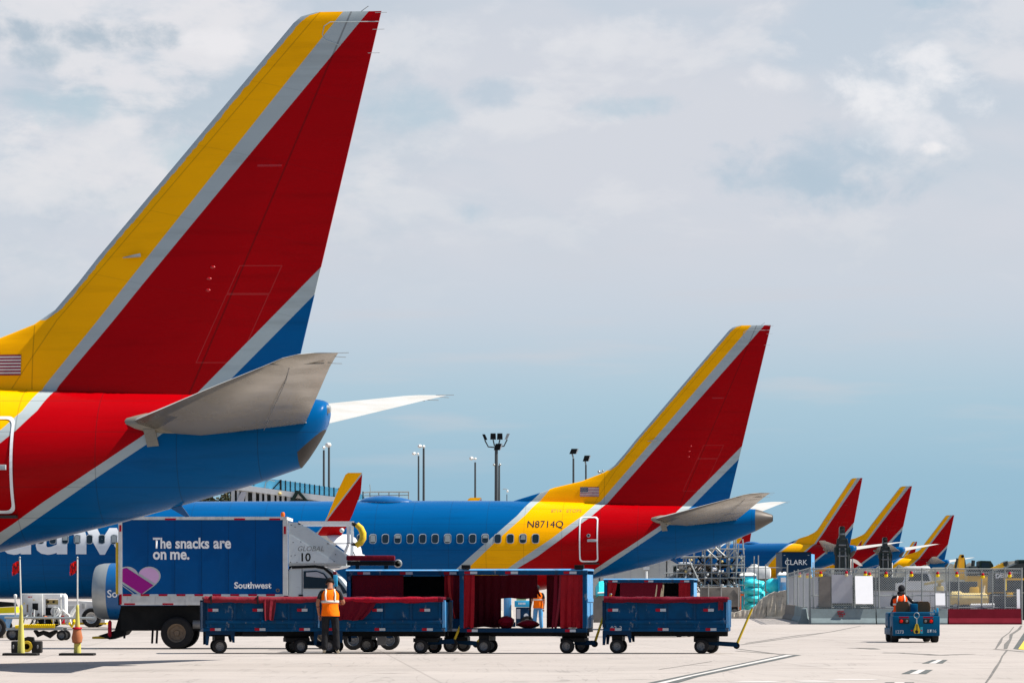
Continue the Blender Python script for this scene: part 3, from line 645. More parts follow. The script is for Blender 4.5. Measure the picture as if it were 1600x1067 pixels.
def window(parent, x, z, closed):
    bm = nb(); pts = []
    hw, hh, r = .15, .2, .1
    def rr(hw, hh, r, off):
        out = []
        for cx, cz, a0 in ((hw - r, hh - r, 90), (hw - r, -hh + r, 0), (-hw + r, -hh + r, -90), (-hw + r, hh - r, -180)):
            for k in range(4):
                a = R(a0 - k * 30); px, pz = x + cx + r * math.cos(a), z + cz + r * math.sin(a); out.append(bm.verts.new((px, surf(px, pz) - off, pz)))
        return out
    bm.faces.new(rr(hw, hh, r, .010)[::-1]).material_index = 0; bm.faces.new(rr(hw - .027, hh - .03, r - .02, .016)[::-1]).material_index = 1
    if closed: q = random.choice((.0, .0, .35, .6)); bm.faces.new([bm.verts.new((x + a, surf(x, z + b) - .020, z + b)) for a, b in ((-hw + .045, -hh + .07 + q * .25), (hw - .045, -hh + .07 + q * .25), (hw - .045, hh - .085), (hw - .08, hh - .05), (-hw + .08, hh - .05), (-hw + .045, hh - .085))]).material_index = 2
    bmesh.ops.recalc_face_normals(bm, faces=bm.faces[:])
    for f in bm.faces:
        if f.normal.y > 0: f.normal_flip()
    return obj('cabin_window', bm, ['wing', 'glass', 'shade'], parent, smooth=False)
def skin_text(name, body, x0, x1, zb, m, parent, bold=.012, capz=None):
    bm = text_bm(body, 1.0, bold); xs = [v.co.x for v in bm.verts]; a, b = min(xs), max(xs); k = (x1 - x0) / (b - a); zs = [v.co.y for v in bm.verts]; kz = k if capz is None else capz / max(zs)
    for v in bm.verts: v.co = Vector((x0 + (v.co.x - a) * k, 0, zb + v.co.y * kz))
    z = zb - .5
    while z < zb + 2.5:
        bmesh.ops.bisect_plane(bm, geom=bm.verts[:] + bm.edges[:] + bm.faces[:], plane_co=(0, 0, z), plane_no=(0, 0, 1)); z += .12
    for v in bm.verts: v.co.y = surf(v.co.x, v.co.z) - .009
    return obj(name, bm, m, parent, smooth=False)

def airliner(kind, label, px, py, D, yaw, dz=0.):
    th = R(yaw); t = thing('airliner', label, 'airplane', (wx(px, D), D, dz), -th, 'blue airliners parked with their tails to the right')
    short = kind == 'short'
    f = fuselage(-1.55 if short else -.62, .001 if short else 0., t)
    bm = nb()
    if short:       # rounded blue end with the scorched exhaust cut into its lower half
        END = [(-1.55, 4.925, 3.58, .578), (-1.42, 4.915, 3.74, .56), (-1.3, 4.905, 3.92, .52), (-1.2, 4.89, 4.08, .48), (-1.11, 4.87, 4.24, .42), (-1.05, 4.84, 4.38, .35), (-1.02, 4.78, 4.50, .27)]
        def tail():
            b = nb(); loft(b, [[Vector((x, hw * math.sin(2 * math.pi * k / 40), (zt + zb) / 2 + (zt - zb) / 2 * math.cos(2 * math.pi * k / 40))) for k in range(40)] for x, zt, zb, hw in END], caps=False)
            b.faces.new([v for v in b.verts if abs(v.co.x + 1.02) < 1e-4]); return b
        no = Vector((4.35 - 3.89, 0, -(1.53 - 1.04))).normalized()
        for nm, m_, outer in (('tail_cap', 'livery_short', True), ('exhaust_cone', 'exhaust', False)):
            b = tail(); bmesh.ops.bisect_plane(b, geom=b.verts[:] + b.edges[:] + b.faces[:], plane_co=(-1.04, 0, 4.35), plane_no=no, clear_outer=outer, clear_inner=not outer); obj(nm, b, m_, t)
        b = nb(); lathe(b, [(.05, -.02), (.085, .0), (.07, .06), (.05, .07)], (-1.03, -.12, 4.70), 'X', 14); obj('tail_light', b, 'steel', t); bm.free()
    else:
        loft(bm, [ring(x, 0) for x in (-.62, -.4, -.2, -.02, .05)]); lathe(bm, [(.06, 0), (.13, .03), (.12, .06)], (.02, 0, 4.49), 'X', 16, 1)
        obj('exhaust_cone', bm, ['metal', 'exhaust'], t)
    fin(t, short); stab(t, -1); stab(t, 1)
    for sg in (-1, 1): wing(t, sg); engine(t, sg)
    radome(t)
    bm = nb(); prism(bm, [(-4.15, 2.85), (-3.92, 2.92), (-3.72, 2.66), (-3.80, 2.65)], -.02, .02); obj('drain_mast', bm, 'planeblue', t); bm = nb(); blob(bm, (-8.3, 0, 1.80), .7, .10, .16); obj('tail_skid', bm, 'planeblue', t)
    return t
PL1 = airliner('short', 'largest airliner tail, yellow, red and blue, filling the left of the picture', 596, 14, 74.6, 6.5, .2); gear(PL1, .2)
door(PL1, -7.72, -6.86, 2.70, 4.55); flag(PL1, -7.95, -6.98, 5.38, 5.78)
PL2 = airliner('long', 'airliner lettered N8714Q with pointed bare metal tail cone behind the baggage carts', 1204.6, 508, 158, 6.5); gear(PL2, 0)
door(PL2, -7.66, -6.9, 2.72, 4.56); flag(PL2, -7.74, -6.97, 5.38, 5.78)
skin_text('registration_lettering', 'N8714Q', -9.74, -8.30, 4.12, 'ink', PL2, -.004, capz=.27)
skin_text('small_stencil_lettering', '8714   ETOPS', -8.83, -7.60, 4.74, 'faint', PL2, .0, capz=.12)
skin_text('airline_lettering', 'Southwest', -34.2, -22.35, 3.13, 'planewhite', PL2, .035, capz=1.5)
rr_ = random.Random(3)
for i in range(48):
    window(PL2, -9.40 - .508 * i, 3.665, i in (1, 4, 7, 11, 13, 33, 34, 37, 38, 41, 45) or (i > 16 and rr_.random() < .4))
bm = text_bm('Southwest', 1.0, .015); xs_ = [v.co.x for v in bm.verts]
for v in bm.verts: v.co = Vector((-26.05 + v.co.x * .42, -4.83 - math.sqrt(max(0, 1.155 ** 2 - (1.32 + v.co.y * .42 - 1.53) ** 2)), 1.30 + v.co.y * .42))
obj('cowling_lettering', bm, 'planewhite', PL2, smooth=False)
airliner('short', 'distant airliner with long blue body behind the navy container, third largest tail', 1347.5, 746, 430, 43, 2.1)
airliner('short', 'distant airliner with its fin right of the taller black drilling mast, fourth largest tail', 1425, 758, 476, 31, 2.5)
airliner('short', 'distant airliner with its fin just left of the yellow excavator arm', 1491, 804, 650, 33, 2.6)
airliner('short', 'far airliner almost hidden under the pointed tail cone, above the scaffolding', 1177, 813, 700, 50, 2.6)
airliner('short', 'farthest small airliner tail peeping between two larger distant tails', 1433, 845, 960, 48, 2.6)
# ------------------------------------------------------------------ shared small parts
def part(name, parent, m, fn, smooth=True, ang=35, label=None):
    bm = nb(); fn(bm); o = obj(name, bm, m, parent, smooth, ang)
    if label: o['label'] = label
    return o
WH = {}
def wheel(parent, x, y, r, w, rim='rim', z=None, side=-1, name='wheel', steer=0.):
    key = (r, w, rim, side)
    if key not in WH:
        bm = nb(); lathe(bm, [(r * .58, -w / 2), (r * .66, -w * .52), (r * .9, -w * .5), (r * .985, -w * .36), (r, -w * .2), (r, w * .2), (r * .985, w * .36), (r * .9, w * .5), (r * .66, w * .52), (r * .58, w / 2)], n=32, caps=False)
        t = obj(name, bm, 'black')
        bm = nb(); s = side
        lathe(bm, [(r * .02, s * w * .20), (r * .16, s * w * .22), (r * .2, s * w * .08), (r * .44, s * w * .12), (r * .52, s * w * .42), (r * .60, s * w * .50), (r * .60, -s * w * .45), (r * .1, -s * w * .3)][::-1 if s < 0 else 1], n=28)
        for k in range(6):
            a = k * math.pi / 3; lathe(bm, [(r * .045, s * w * .08), (r * .045, s * w * .2)], (r * .33 * math.cos(a), 0, r * .33 * math.sin(a)), 'Y', 8)
        bmesh.ops.recalc_face_normals(bm, faces=bm.faces[:])
        m_ = obj('rim', bm, rim, t); WH[key] = t
    else: t = copy_tree(WH[key])
    t.parent = parent; t.location = (x, y, r if z is None else z); t.rotation_euler = (0, 0, steer); return t
def reflector(parent, x, y, z, w=.24, h=.066, fac=-1):
    return part('reflector', parent, ['red', 'silverref'], lambda bm: (box(bm, x, x + w * .45, y - .006, y + .004, z, z + h, 0), box(bm, x + w * .45, x + w, y - .006, y + .004, z, z + h, 1)), False)
def fold_sheet(bm, x0, x1, y, z0, z1, folds=4, amp=.03, mi=0, pull=None, n=28, m=10, th=.012):
    """hanging cloth: vertical folds, optional gathered bottom edge"""
    rows = []
    ph = random.uniform(0, 6)
    for j in range(m + 1):
        v = j / m; row = []
        for i in range(n + 1):
            u = i / n; x = x0 + (x1 - x0) * u
            if pull: x = x + (pull[0] + (pull[1] - pull[0]) * u - x) * (v ** 1.6)
            a = amp * (.35 + .65 * v) * (math.sin(u * folds * 2 * math.pi + ph + .5 * math.sin(v * 3)) + .35 * math.sin(u * folds * 4.7 * math.pi + 1.7 + v * 2))
            row.append(Vector((x, y + a, z1 + (z0 - z1) * v + .012 * math.sin(u * 9 + ph) * v)))
        rows.append(row)
    f = [[bm.verts.new(p) for p in r] for r in rows]; b = [[bm.verts.new(p + Vector((0, th, 0))) for p in r] for r in rows]
    for A, rev in ((f, False), (b, True)):
        for j in range(m):
            for i in range(n):
                q = (A[j][i], A[j][i + 1], A[j + 1][i + 1], A[j + 1][i]); bm.faces.new(q[::-1] if not rev else q).material_index = mi
    ed = [(f[0][i], b[0][i]) for i in range(n + 1)] + [(f[j][n], b[j][n]) for j in range(1, m + 1)] + [(f[m][i], b[m][i]) for i in range(n - 1, -1, -1)] + [(f[j][0], b[j][0]) for j in range(m - 1, 0, -1)]
    for k in range(len(ed)):
        a, c = ed[k], ed[(k + 1) % len(ed)]; bm.faces.new((a[0], c[0], c[1], a[1])).material_index = mi
def tarp_roll(bm, x0, x1, y, z, r, n=26, lump=.25):
    pts = [(x0 + (x1 - x0) * i / n, y + random.uniform(-.01, .01), z + random.uniform(-.008, .008) - .02 * math.sin(math.pi * i / n)) for i in range(n + 1)]
    tube(bm, pts, [r * (1 + random.uniform(-lump, lump) * .5 + .15 * math.sin(i * .7)) for i in range(n + 1)], 14)

# ------------------------------------------------------------------ baggage carts
def undercarriage(t, L, Wd, xr, xf, bar_top, bar_base=None, steer=0., fenders=True, rimr='rim'):
    part('chassis', t, 'dark', lambda bm: (box(bm, -L / 2 + .08, L / 2 - .05, -.35, -.25, .40, .51), box(bm, -L / 2 + .08, L / 2 - .05, .25, .35, .40, .51), box(bm, xr - .12, xr + .12, -Wd / 2 + .1, Wd / 2 - .1, .30, .42)))
    part('turntable', t, 'dark', lambda bm: (lathe(bm, [(.3, .36), (.3, .49)], (xf, 0, 0), 'Z', 24), box(bm, xf - .28, xf + .28, -.5, .5, .27, .36)))
    for sy in (-1, 1):
        wheel(t, xr, sy * (Wd / 2 - .13), .17, .13, rimr, side=sy)
        c, s = math.cos(steer), math.sin(steer); yy = sy * (Wd / 2 - .22); wheel(t, xf - s * yy, c * yy, .17, .13, rimr, side=sy, steer=steer)
        if fenders: part('fender', t, 'dblue', lambda bm: (prism(bm, [(xr - .33, .53), (xr - .33, .20), (xr - .27, .20), (xr - .24, .44), (xr + .24, .44), (xr + .29, .26), (xr + .34, .26), (xr + .34, .53)], sy * (Wd / 2 - .02) - .02, sy * (Wd / 2 - .02) + .02)), False)
    b0 = Vector(bar_base or (L / 2 + .14, 0, .2))
    part('tongue', t, 'dblue', lambda bm: (prism(bm, [(xf, .30), (b0.x, b0.z + .06), (b0.x + .03, b0.z - .05), (xf, .2)], -.09, .09)), False)
    tb = part('tow_bar', t, 'yellow', lambda bm: tube(bm, [b0, b0.lerp(Vector(bar_top), .5), bar_top], [.032, .028, .026], 10))
    part('tow_hook', tb, 'black', lambda bm: (lathe(bm, [(.075, -.05), (.075, .05)], (b0.x, 0, b0.z - .02), 'Y', 14)))
    part('tow_grip', tb, 'steel', lambda bm: tube(bm, [Vector(bar_top) + Vector((0, -.11, 0)), Vector(bar_top) + Vector((0, .11, 0))], .02, 8))
def flat_cart(label, x, D, yaw, L, xr, xf, bar_top, tarp='maroon', steer=-.18, hang=None, group='blue baggage carts on the apron', bar_base=None):
    Wd = 1.42; t = thing('baggage_cart', label, 'baggage cart', (x, D, 0), R(yaw), group)
    undercarriage(t, L, Wd, xr, xf, bar_top, bar_base, steer)
    h = L / 2
    def body(bm):
        box(bm, -h, h, -Wd / 2, Wd / 2, .515, .60, 0, .012)
        for sy in (-1, 1):
            y = sy * Wd / 2; o = .04 * -sy
            a, b = sorted((y, y + o)); box(bm, -h + .05, h - .05, a, b, .602, 1.22)
            c, d = sorted((y + .0, y + sy * .028))
            for k in range(5):
                xx = -h + .08 + (L - .22) * k / 4; box(bm, xx, xx + .05, c, d, .602, 1.20)
            box(bm, -h + .05, h - .05, *sorted((y, y + sy * .04)), .70, .78, 0, .01); box(bm, -h + .05, h - .05, *sorted((y, y + sy * .05)), 1.20, 1.26, 0, .01)
        for sx in (-1, 1): box(bm, *sorted((sx * (h - .05), sx * h)), -Wd / 2 + .003, Wd / 2 - .003, .602, 1.20)
    part('cart_body', t, 'blue', body)
    for sx in (-1, 1):
        for sy in (-1, 1): part('corner_post', t, 'ltblue' if sx > 0 else 'dblue', lambda bm: box(bm, *sorted((sx * (h - .06), sx * (h + .012))), *sorted((sy * (Wd / 2 - .06), sy * (Wd / 2 + .03))), .605, 1.24, 0, .008))  # right-hand posts lighter than left: sunlight painted into their blue
    part('tarp_cover', t, tarp, lambda bm: loft(bm, [[Vector((-h + .03 + (L - .06) * i / 16, -Wd / 2 - .02 + (Wd + .04) * k / 10, 1.27 + .05 * math.sin(math.pi * k / 10) + .012 * math.sin(i * 1.9 + k))) for k in range(11)] + [Vector((-h + .03 + (L - .06) * i / 16, Wd / 2 - (Wd) * k / 10, 1.262)) for k in range(11)] for i in range(17)]))
    part('tarp_roll', t, tarp, lambda bm: tarp_roll(bm, -h + .02, h - .03, -Wd / 2 - .05, 1.262, .068))
    if hang: part('tarp_flap', t, hang[2], lambda bm: fold_sheet(bm, hang[0], hang[1], -Wd / 2 - .115, hang[3], 1.26, hang[4], .025, pull=hang[5]))
    for f in (.04, .42, .80): reflector(t, -h + L * f, -Wd / 2 - .031, .98); reflector(t, -h + L * f + .05, -Wd / 2 - .004, .535, .25, .06)
    return t
def covered_cart(label, x, D, yaw, L, xr, xf, bar_top, Hr, curtains, back, stripes, group='blue baggage carts on the apron', bar_base=None, half=False):
    Wd = 1.45; t = thing('covered_baggage_cart', label, 'baggage cart', (x, D, 0), R(yaw), group); h = L / 2
    undercarriage(t, L, Wd, xr, xf, bar_top, bar_base, -.25, False)
    part('floor', t, 'dblue', lambda bm: box(bm, -h, h, -Wd / 2, Wd / 2, .495, .585, 0, .012))
    for sx in (-1, 1):
        for sy in (-1, 1): part('corner_post', t, 'blue', lambda bm: box(bm, *sorted((sx * (h - .10), sx * h)), *sorted((sy * (Wd / 2 - .08), sy * Wd / 2)), .587, Hr - .13, 0, .012))
        part('end_panel', t, 'ltblue' if sx > 0 else 'blue', lambda bm: (box(bm, *sorted((sx * (h - .045), sx * (h + .004))), -Wd / 2 + .083, Wd / 2 - .083, .588, Hr - .132), box(bm, *sorted((sx * (h + .004), sx * (h + .02))), -Wd / 2 + .1, Wd / 2 - .1, 1.2, 1.28), box(bm, *sorted((sx * (h + .004), sx * (h + .02))), -.04, .04, .6, 1.195)), False)  # sun-side end in a lighter blue, sunlight put into the colour
    part('roof', t, 'ltblue', lambda bm: loft(bm, [[Vector((xx, y, z)) for y, z in ((-Wd / 2 - .02, Hr - .03), (-Wd / 2 + .05, Hr), (Wd / 2 - .05, Hr), (Wd / 2 + .02, Hr - .03), (Wd / 2 + .02, Hr - .045), (-Wd / 2 - .02, Hr - .045))] for xx in (-h - .02, h + .02)]))
    part('roof_rail', t, 'blue', lambda bm: (box(bm, -h - .01, h + .01, -Wd / 2 - .012, -Wd / 2 + .05, Hr - .135, Hr - .047), box(bm, -h - .01, h + .01, Wd / 2 - .05, Wd / 2 + .012, Hr - .135, Hr - .047)), False)
    for f in stripes: reflector(t, -h + L * f, -Wd / 2 - .014, Hr - .12, .30, .06)
    for f in (.06, .83): reflector(t, -h + L * f, -Wd / 2 - .004, .505, .25, .06)
    for k, xx in enumerate((-h + L * .25, -h + L * .5, -h + L * .75)): part('back_bar', t, 'dark', lambda bm: box(bm, xx - .02, xx + .02, Wd / 2 - .045, Wd / 2 - .01, .587, Hr - .137), False)
    for (x0, x1, z0, z1, fo, am, m_, pull) in curtains: part('curtain', t, m_, lambda bm: fold_sheet(bm, x0, x1, -Wd / 2 + .05, z0, z1, fo, am, pull=pull))
    for (x0, x1, z0, z1, fo, am, m_, pull) in back: part('rear_curtain', t, m_, lambda bm: fold_sheet(bm, x0, x1, Wd / 2 - .10, z0, z1, fo, am, pull=pull))
    if half: part('side_panel', t, 'blue', lambda bm: (box(bm, -h + .1, h - .1, -Wd / 2 + .004, -Wd / 2 + .035, .588, .8)))
    return t

CA = flat_cart('open blue cart left of the orange-vested worker, pink tarp flap hanging on its side', wx(406, 91.2), 91.3, 7, 2.72, -.97, .85, (1.75, 0, .5), 'pink', .12, hang=(.03, .32, 'pink', .78, 2, (.06, .26)), bar_base=(1.5, 0, .22))
part('strap', CA, 'cloth', lambda bm: (box(bm, -1.20, -1.165, -.87, -.775, 1.15, 1.345)), False); part('strap', CA, 'cloth', lambda bm: box(bm, -.12, -.085, -.87, -.775, 1.15, 1.345), False)
part('battery_box', CA, 'dark', lambda bm: box(bm, -.45, .12, -.66, -.3, .40, .513, 0, .01))
CB = flat_cart('open blue cart right of the orange-vested worker, tarp rolled up along its rim', wx(604, 91.2), 91.3, -6, 2.92, -1.28, .97, (1.86, .0, .95), 'maroon', -.2, hang=(-1.0, -.12, 'maroon', .78, 3, (-1.0, -.45)), bar_base=(1.58, 0, .28))
part('tarp_edge', CB, 'redtarp', lambda bm: tarp_roll(bm, -1.42, 1.3, -.80, 1.265, .06))
CE = flat_cart('open blue cart at the right end of the train, tow bar leaning up', wx(1043, 91.1), 91.3, -5, 2.92, -1.14, .92, (1.99, 0, 1.06), 'maroon', -.2, bar_base=(1.62, 0, .2))
letter('fleet_number', '03-3', -1.28, -1.02, .535, -.716, 'silverref', CE, .005)
part('marker_streamer', CE, 'pink', lambda bm: fold_sheet(bm, 1.22, 1.34, -.80, 1.02, 1.3, 1, .02))
Lc = 2.98
covered = dict()
CC = covered_cart('covered blue cart with half open red curtains parked behind the open cart', wx(640, 93.4), 93.55, -3, 2.9, -.98, 1.14, (1.9, 0, .55), 1.97,
    [(-1.32, -.10, 1.30, 1.83, 3, .012, 'maroon', None), (.88, 1.10, .72, 1.83, 1.5, .03, 'curtain', None), (1.08, 1.34, .62, 1.83, 1.2, .03, 'maroon', None), (.93, 1.03, .68, 1.84, .8, .035, 'sunred', (1.10, 1.19))], [(-1.33, 1.33, .6, 1.82, 9, .02, 'cloth', None)], (.09, .44, .80), half=True)
part('mudflap', CC, 'rim', lambda bm: box(bm, -.72, -.5, -.77, -.755, .17, .56), False)
CD = covered_cart('covered blue cart with tied back red curtains that one can see through', wx(823, 91.2), 91.45, -7, 2.98, -.93, 1.13, (1.98, 0, 1.38), 1.97,
    [(-1.40, -1.14, .60, 1.83, 1.4, .04, 'curtain', (-1.40, -1.16)), (.72, .80, .60, 1.83, 1, .015, 'maroon', (.66, .78)), (.86, 1.4, .60, 1.83, 3, .035, 'curtain', (.86, 1.4)), (.84, .92, .60, 1.84, .7, .03, 'pink', (.72, .78))],
    [(-1.38, -.68, .6, 1.83, 4, .02, 'maroon', None), (-.72, .18, 1.28, 1.83, 2, .03, 'maroon', None), (.02, .12, 1.32, 1.83, .7, .03, 'pink', (.22, .28)), (.40, 1.38, .6, 1.83, 6, .02, 'maroon', None)], (.04, .36, .82), bar_base=(1.60, 0, .24))
for nm, c, r in (('tarp_heap', (-.50, .12, .72), (.2, .2, .15)), ('tarp_heap', (.02, .1, .68), (.26, .2, .10))): part(nm, CD, 'redtarp', lambda bm: blob(bm, c, *r, jit=.10))
part('clamp', CD, 'dark', lambda bm: box(bm, -1.44, -1.24, -.76, -.62, 1.972, 2.06, 0, .01)); part('clamp', CD, 'dark', lambda bm: box(bm, 1.2, 1.42, -.76, -.62, 1.972, 2.06, 0, .01))
CF = covered_cart('covered blue cart standing farther off beyond the open cart at the right end', wx(1018, 128), 128.8, -7, 2.95, -1.0, 1.1, (1.9, 0, .4), 1.92,
    [(-1.38, -1.05, 1.2, 1.78, 1.5, .04, 'curtain', (-1.38, -1.2)), (-.95, .45, .6, 1.78, 5, .02, 'maroon', None), (.98, 1.36, .6, 1.78, 2, .03, 'curtain', None)], [(-1.38, 1.38, .6, 1.78, 8, .02, 'cloth', None)], (.05, .45, .85))
part('pale_curtain', CF, 'beige', lambda bm: fold_sheet(bm, .22, .50, -.66, 1.0, 1.72, 1.5, .05, pull=(.12, .44)))

# ------------------------------------------------------------------ catering truck
def truck():
    D = 98.6; o = Vector((wx(315, D), D, 0)); t = thing('catering_truck', 'blue box truck with snack slogan and pink heart beside the baggage carts', 'truck', o)
    X = lambda px: wx(px, D) - o.x
    Z = lambda py: wz(py, D)
    x0, x1, z0, z1, Wd = X(189), X(443), Z(929), Z(812), 2.45
    cb = part('cargo_box', t, 'truck', lambda bm: box(bm, x0, x1, 0, Wd, z0, z1))
    tr = -.03
    part('box_trim', t, 'offwhite', lambda bm: (box(bm, X(185), X(448), tr, .06, z1 + .003, Z(807)), box(bm, X(185), X(191), tr, .06, z0, z1), box(bm, X(442), X(449.5), tr, .08, Z(930), z1)), False)
    part('roof_panel', t, 'white', lambda bm: box(bm, X(185), X(449), .063, Wd + .03, z1 + .003, Z(807) - .004), False)
    part('sill_rail', t, 'offwhite', lambda bm: box(bm, X(189), X(443), -.02, .12, Z(945), z0 - .003), False)
    for a in (258, 366, 421): part('reflector', t, 'red', lambda bm: box(bm, X(a), X(a + 17), tr - .006, tr, Z(812.2), Z(809.6)), False)
    for k, a in enumerate(range(192, 440, 14)): part('reflector', t, 'silverref' if k % 2 else 'red', lambda bm: box(bm, X(a), X(a + 13.5), -.026, -.02, Z(930.8), Z(927.8)), False)
    for a in (194, 254): part('reflector', t, 'red', lambda bm: box(bm, X(a), X(a + 17), -.026, -.02, Z(944.6), Z(942)), False)
    for a, b, c in ((443.5, 822, 834), (186.5, 820, 830), (187, 928, 944)): part('reflector', t, 'red', lambda bm: box(bm, X(a), X(a + 3.4), tr - .007, tr - .0, Z(c), Z(b)), False)
    [letter('slogan_word', w_, X(a), X(b), Z(856), -.012, 'planewhite', t, .028, capz=.265 if k != 2 else .19) for k, (w_, a, b) in enumerate((('The', 239, 268), ('snacks', 274, 327), ('are', 333.5, 361)))]; [letter('slogan_word', w_, X(a), X(b), Z(873.2), -.012, 'planewhite', t, .028, capz=.19) for w_, a, b in (('on', 239, 260), ('me.', 266, 296))]
    letter('airline_lettering', 'Southwest', X(366), X(424), Z(918.6), -.012, 'planewhite', t, .03)
    # two tone heart, its left edge cut by the trim
    hp = []
    cx, cz, s = X(216), Z(909), .0125 * 1.75
    for k in range(64):
        a = 2 * math.pi * k / 64; hp.append((cx + s * 1.62 * 16 * math.sin(a) ** 3, cz + s * 1.35 * (13 * math.cos(a) - 5 * math.cos(2 * a) - 2 * math.cos(3 * a) - math.cos(4 * a)) + .04))
    def heart(k, yy, m_, planes, name):
        bm = nb(); f = bm.faces.new([bm.verts.new((cx + (x - cx) * k, yy, cz + (z - cz) * k)) for x, z in hp])
        for co, no in [((X(191.3), 0, 0), (-1, 0, 0)), ((0, 0, Z(928)), (0, 0, -1))] + planes:
            bmesh.ops.bisect_plane(bm, geom=bm.verts[:] + bm.edges[:] + bm.faces[:], plane_co=co, plane_no=no, clear_outer=True)
        for f in bm.faces:
            f.normal_update()
            if f.normal.y > 0: f.normal_flip()
        obj(name, bm, m_, t, smooth=False)
    nrm = Vector((math.sin(R(33)), 0, math.cos(R(33)))); p0 = Vector((X(217), 0, Z(897)))
    heart(1.0, -.006, 'planesil', [], 'heart_border'); heart(.93, -.010, 'lilac', [(p0 + nrm * .03, -nrm)], 'heart_lobe')
    heart(.93, -.010, 'purple', [(p0 - nrm * .03, nrm), (Vector((X(200), 0, Z(914))), -nrm)], 'heart_band'); heart(.93, -.010, 'truck', [(Vector((X(200), 0, Z(914))) - nrm * .05, nrm)], 'heart_tip')
    for a in (231, 273, 315, 357, 399): part('panel_seam', t, 'dblue', lambda bm: box(bm, X(a), X(a + .35), -.004, .0, z0, z1), False)
    part('roof_beacon', t, 'orange', lambda bm: (lathe(bm, [(.04, 0), (.055, .03), (.05, .09), (.03, .12)], (X(441.5), .1, Z(807)), 'Z', 14)))
    part('door_post', t, 'yellow', lambda bm: tube(bm, [(X(183), .1, Z(928)), (X(183), .1, Z(847))], .045, 10)); part('door_seal', t, 'dark', lambda bm: box(bm, X(184.4), X(186), .065, .4, Z(945), Z(815)), False)
    part('chassis', t, 'dark', lambda bm: (box(bm, X(187), X(520), .25, .5, Z(985), Z(946)), box(bm, X(187), X(520), Wd - .5, Wd - .25, Z(985), Z(946)), box(bm, X(200), X(258), .502, Wd - .502, Z(984), Z(950)), prism(bm, [(X(186), Z(946)), (X(258), Z(946)), (X(256), Z(976)), (X(200), Z(979)), (X(190), Z(992)), (X(168), Z(999)), (X(150), Z(993)), (X(176), Z(985)), (X(182), Z(965))], .503, Wd - .503)), False)
    part('rear_bumper', t, 'yellow', lambda bm: box(bm, X(140), X(166), .6, Wd - .6, Z(998), Z(994.5)), False); part('extinguisher', t, 'red', lambda bm: lathe(bm, [(.02, .62), (.05, .66), (.05, 1.0), (.02, 1.05)], (X(169), .4, -.32), 'Z', 14))
    for a in (192.5, 236, 243): part('mudflap_chain', t, 'dark', lambda bm: tube(bm, [(X(a + 1.5), .3, Z(975)), (X(a), .28, Z(1005 if a > 200 else 997))], .028, 6))
    part('fuel_tank', t, 'rim', lambda bm: tube(bm, [(X(300), .32, .62), (X(318), .32, .62)], .13, 14))
    for y in (.16, .44, Wd - .44, Wd - .16): wheel(t, X(275.5), y, .405, .25, 'brownrim', side=-1 if y < 1 else 1)
    for y in (.16, Wd - .16): wheel(t, X(508), y, .405, .25, 'brownrim', side=-1 if y < 1 else 1)
    part('axle', t, 'dark', lambda bm: tube(bm, [(X(275.5), .3, .405), (X(275.5), Wd - .3, .405)], .09, 12))
    # cab
    cab = [(450, 970), (450, 892), (455, 886), (492, 884), (507, 886), (521, 894), (533, 905), (543, 918), (556, 926), (562, 934), (563, 970)]
    c = part('cab', t, 'cab', lambda bm: prism(bm, [(X(a), Z(b)) for a, b in cab], .1, Wd - .1), True, 25)
    part('cab_roof_seal', c, 'dark', lambda bm: tube(bm, [(X(456), .085, Z(886)), (X(492), .085, Z(884.4)), (X(506), .085, Z(887)), (X(517), .085, Z(896)), (X(523), .085, Z(907))], .035, 8))
    part('cab_window', c, 'glass', lambda bm: prism(bm, [(X(a), Z(b)) for a, b in ((474, 919), (474, 892), (494, 891), (506, 895), (514, 905), (517, 919))], .075, .12), False)
    part('window_blind', c, 'gboard', lambda bm: prism(bm, [(X(a), Z(b)) for a, b in ((478, 900), (478, 894), (495, 893), (505, 897), (509, 903))], .070, .0745), False)
    part('windscreen', c, 'glass', lambda bm: prism(bm, [(X(a), Z(b)) for a, b in ((521, 906), (527, 905), (538, 918), (543, 926), (536, 927), (531, 916))], .07, Wd - .07), False)
    part('door_gap', c, 'dark', lambda bm: (box(bm, X(471.3), X(472), .085, .1, Z(945), Z(889)), box(bm, X(466), X(473), .08, .1, Z(931), Z(928.6))), False)
    part('cab_gap', t, 'dark', lambda bm: box(bm, X(449.8), X(456), .5, Wd - .5, Z(960), Z(884)), False)
    mi = part('wing_mirror', c, 'skyblue', lambda bm: box(bm, X(521), X(527.5), -.12, -.02, Z(916), Z(898), 0, .02)); part('mirror_arm', mi, 'dark', lambda bm: tube(bm, [(X(524), -.05, Z(916)), (X(524), .12, Z(921))], .02, 8)); part('mirror_marker', mi, 'pink', lambda bm: box(bm, X(520.5), X(526), -.11, -.03, Z(897.8), Z(892.5), 0, .01))
    # lifting bridge over the cab
    gp_ = [(450.5, 881), (450.5, 815.5), (466, 816), (538.5, 865.6), (542, 872), (541.6, 881)]
    br = part('bridge_side_plate', t, 'plate', lambda bm: prism(bm, [(X(a), Z(b)) for a, b in gp_], .02, .07), False)
    part('bridge_side_plate', t, 'plate', lambda bm: prism(bm, [(X(a), Z(b)) for a, b in gp_], Wd - .07, Wd - .02), False)
    part('plate_stiffener', br, 'cab', lambda bm: prism(bm, [(X(a), Z(b)) for a, b in ((451, 879), (451, 833), (526, 879))], .008, .0195), False)
    for a, b in ((455, 820), (461, 823), (458, 847), (470, 846), (455, 868), (461, 867), (454, 878), (464, 878), (491, 877), (522, 877), (524, 866)): part('bolt', br, 'dark', lambda bm: blob(bm, (X(a), .006, Z(b)), .012, .012, .012))
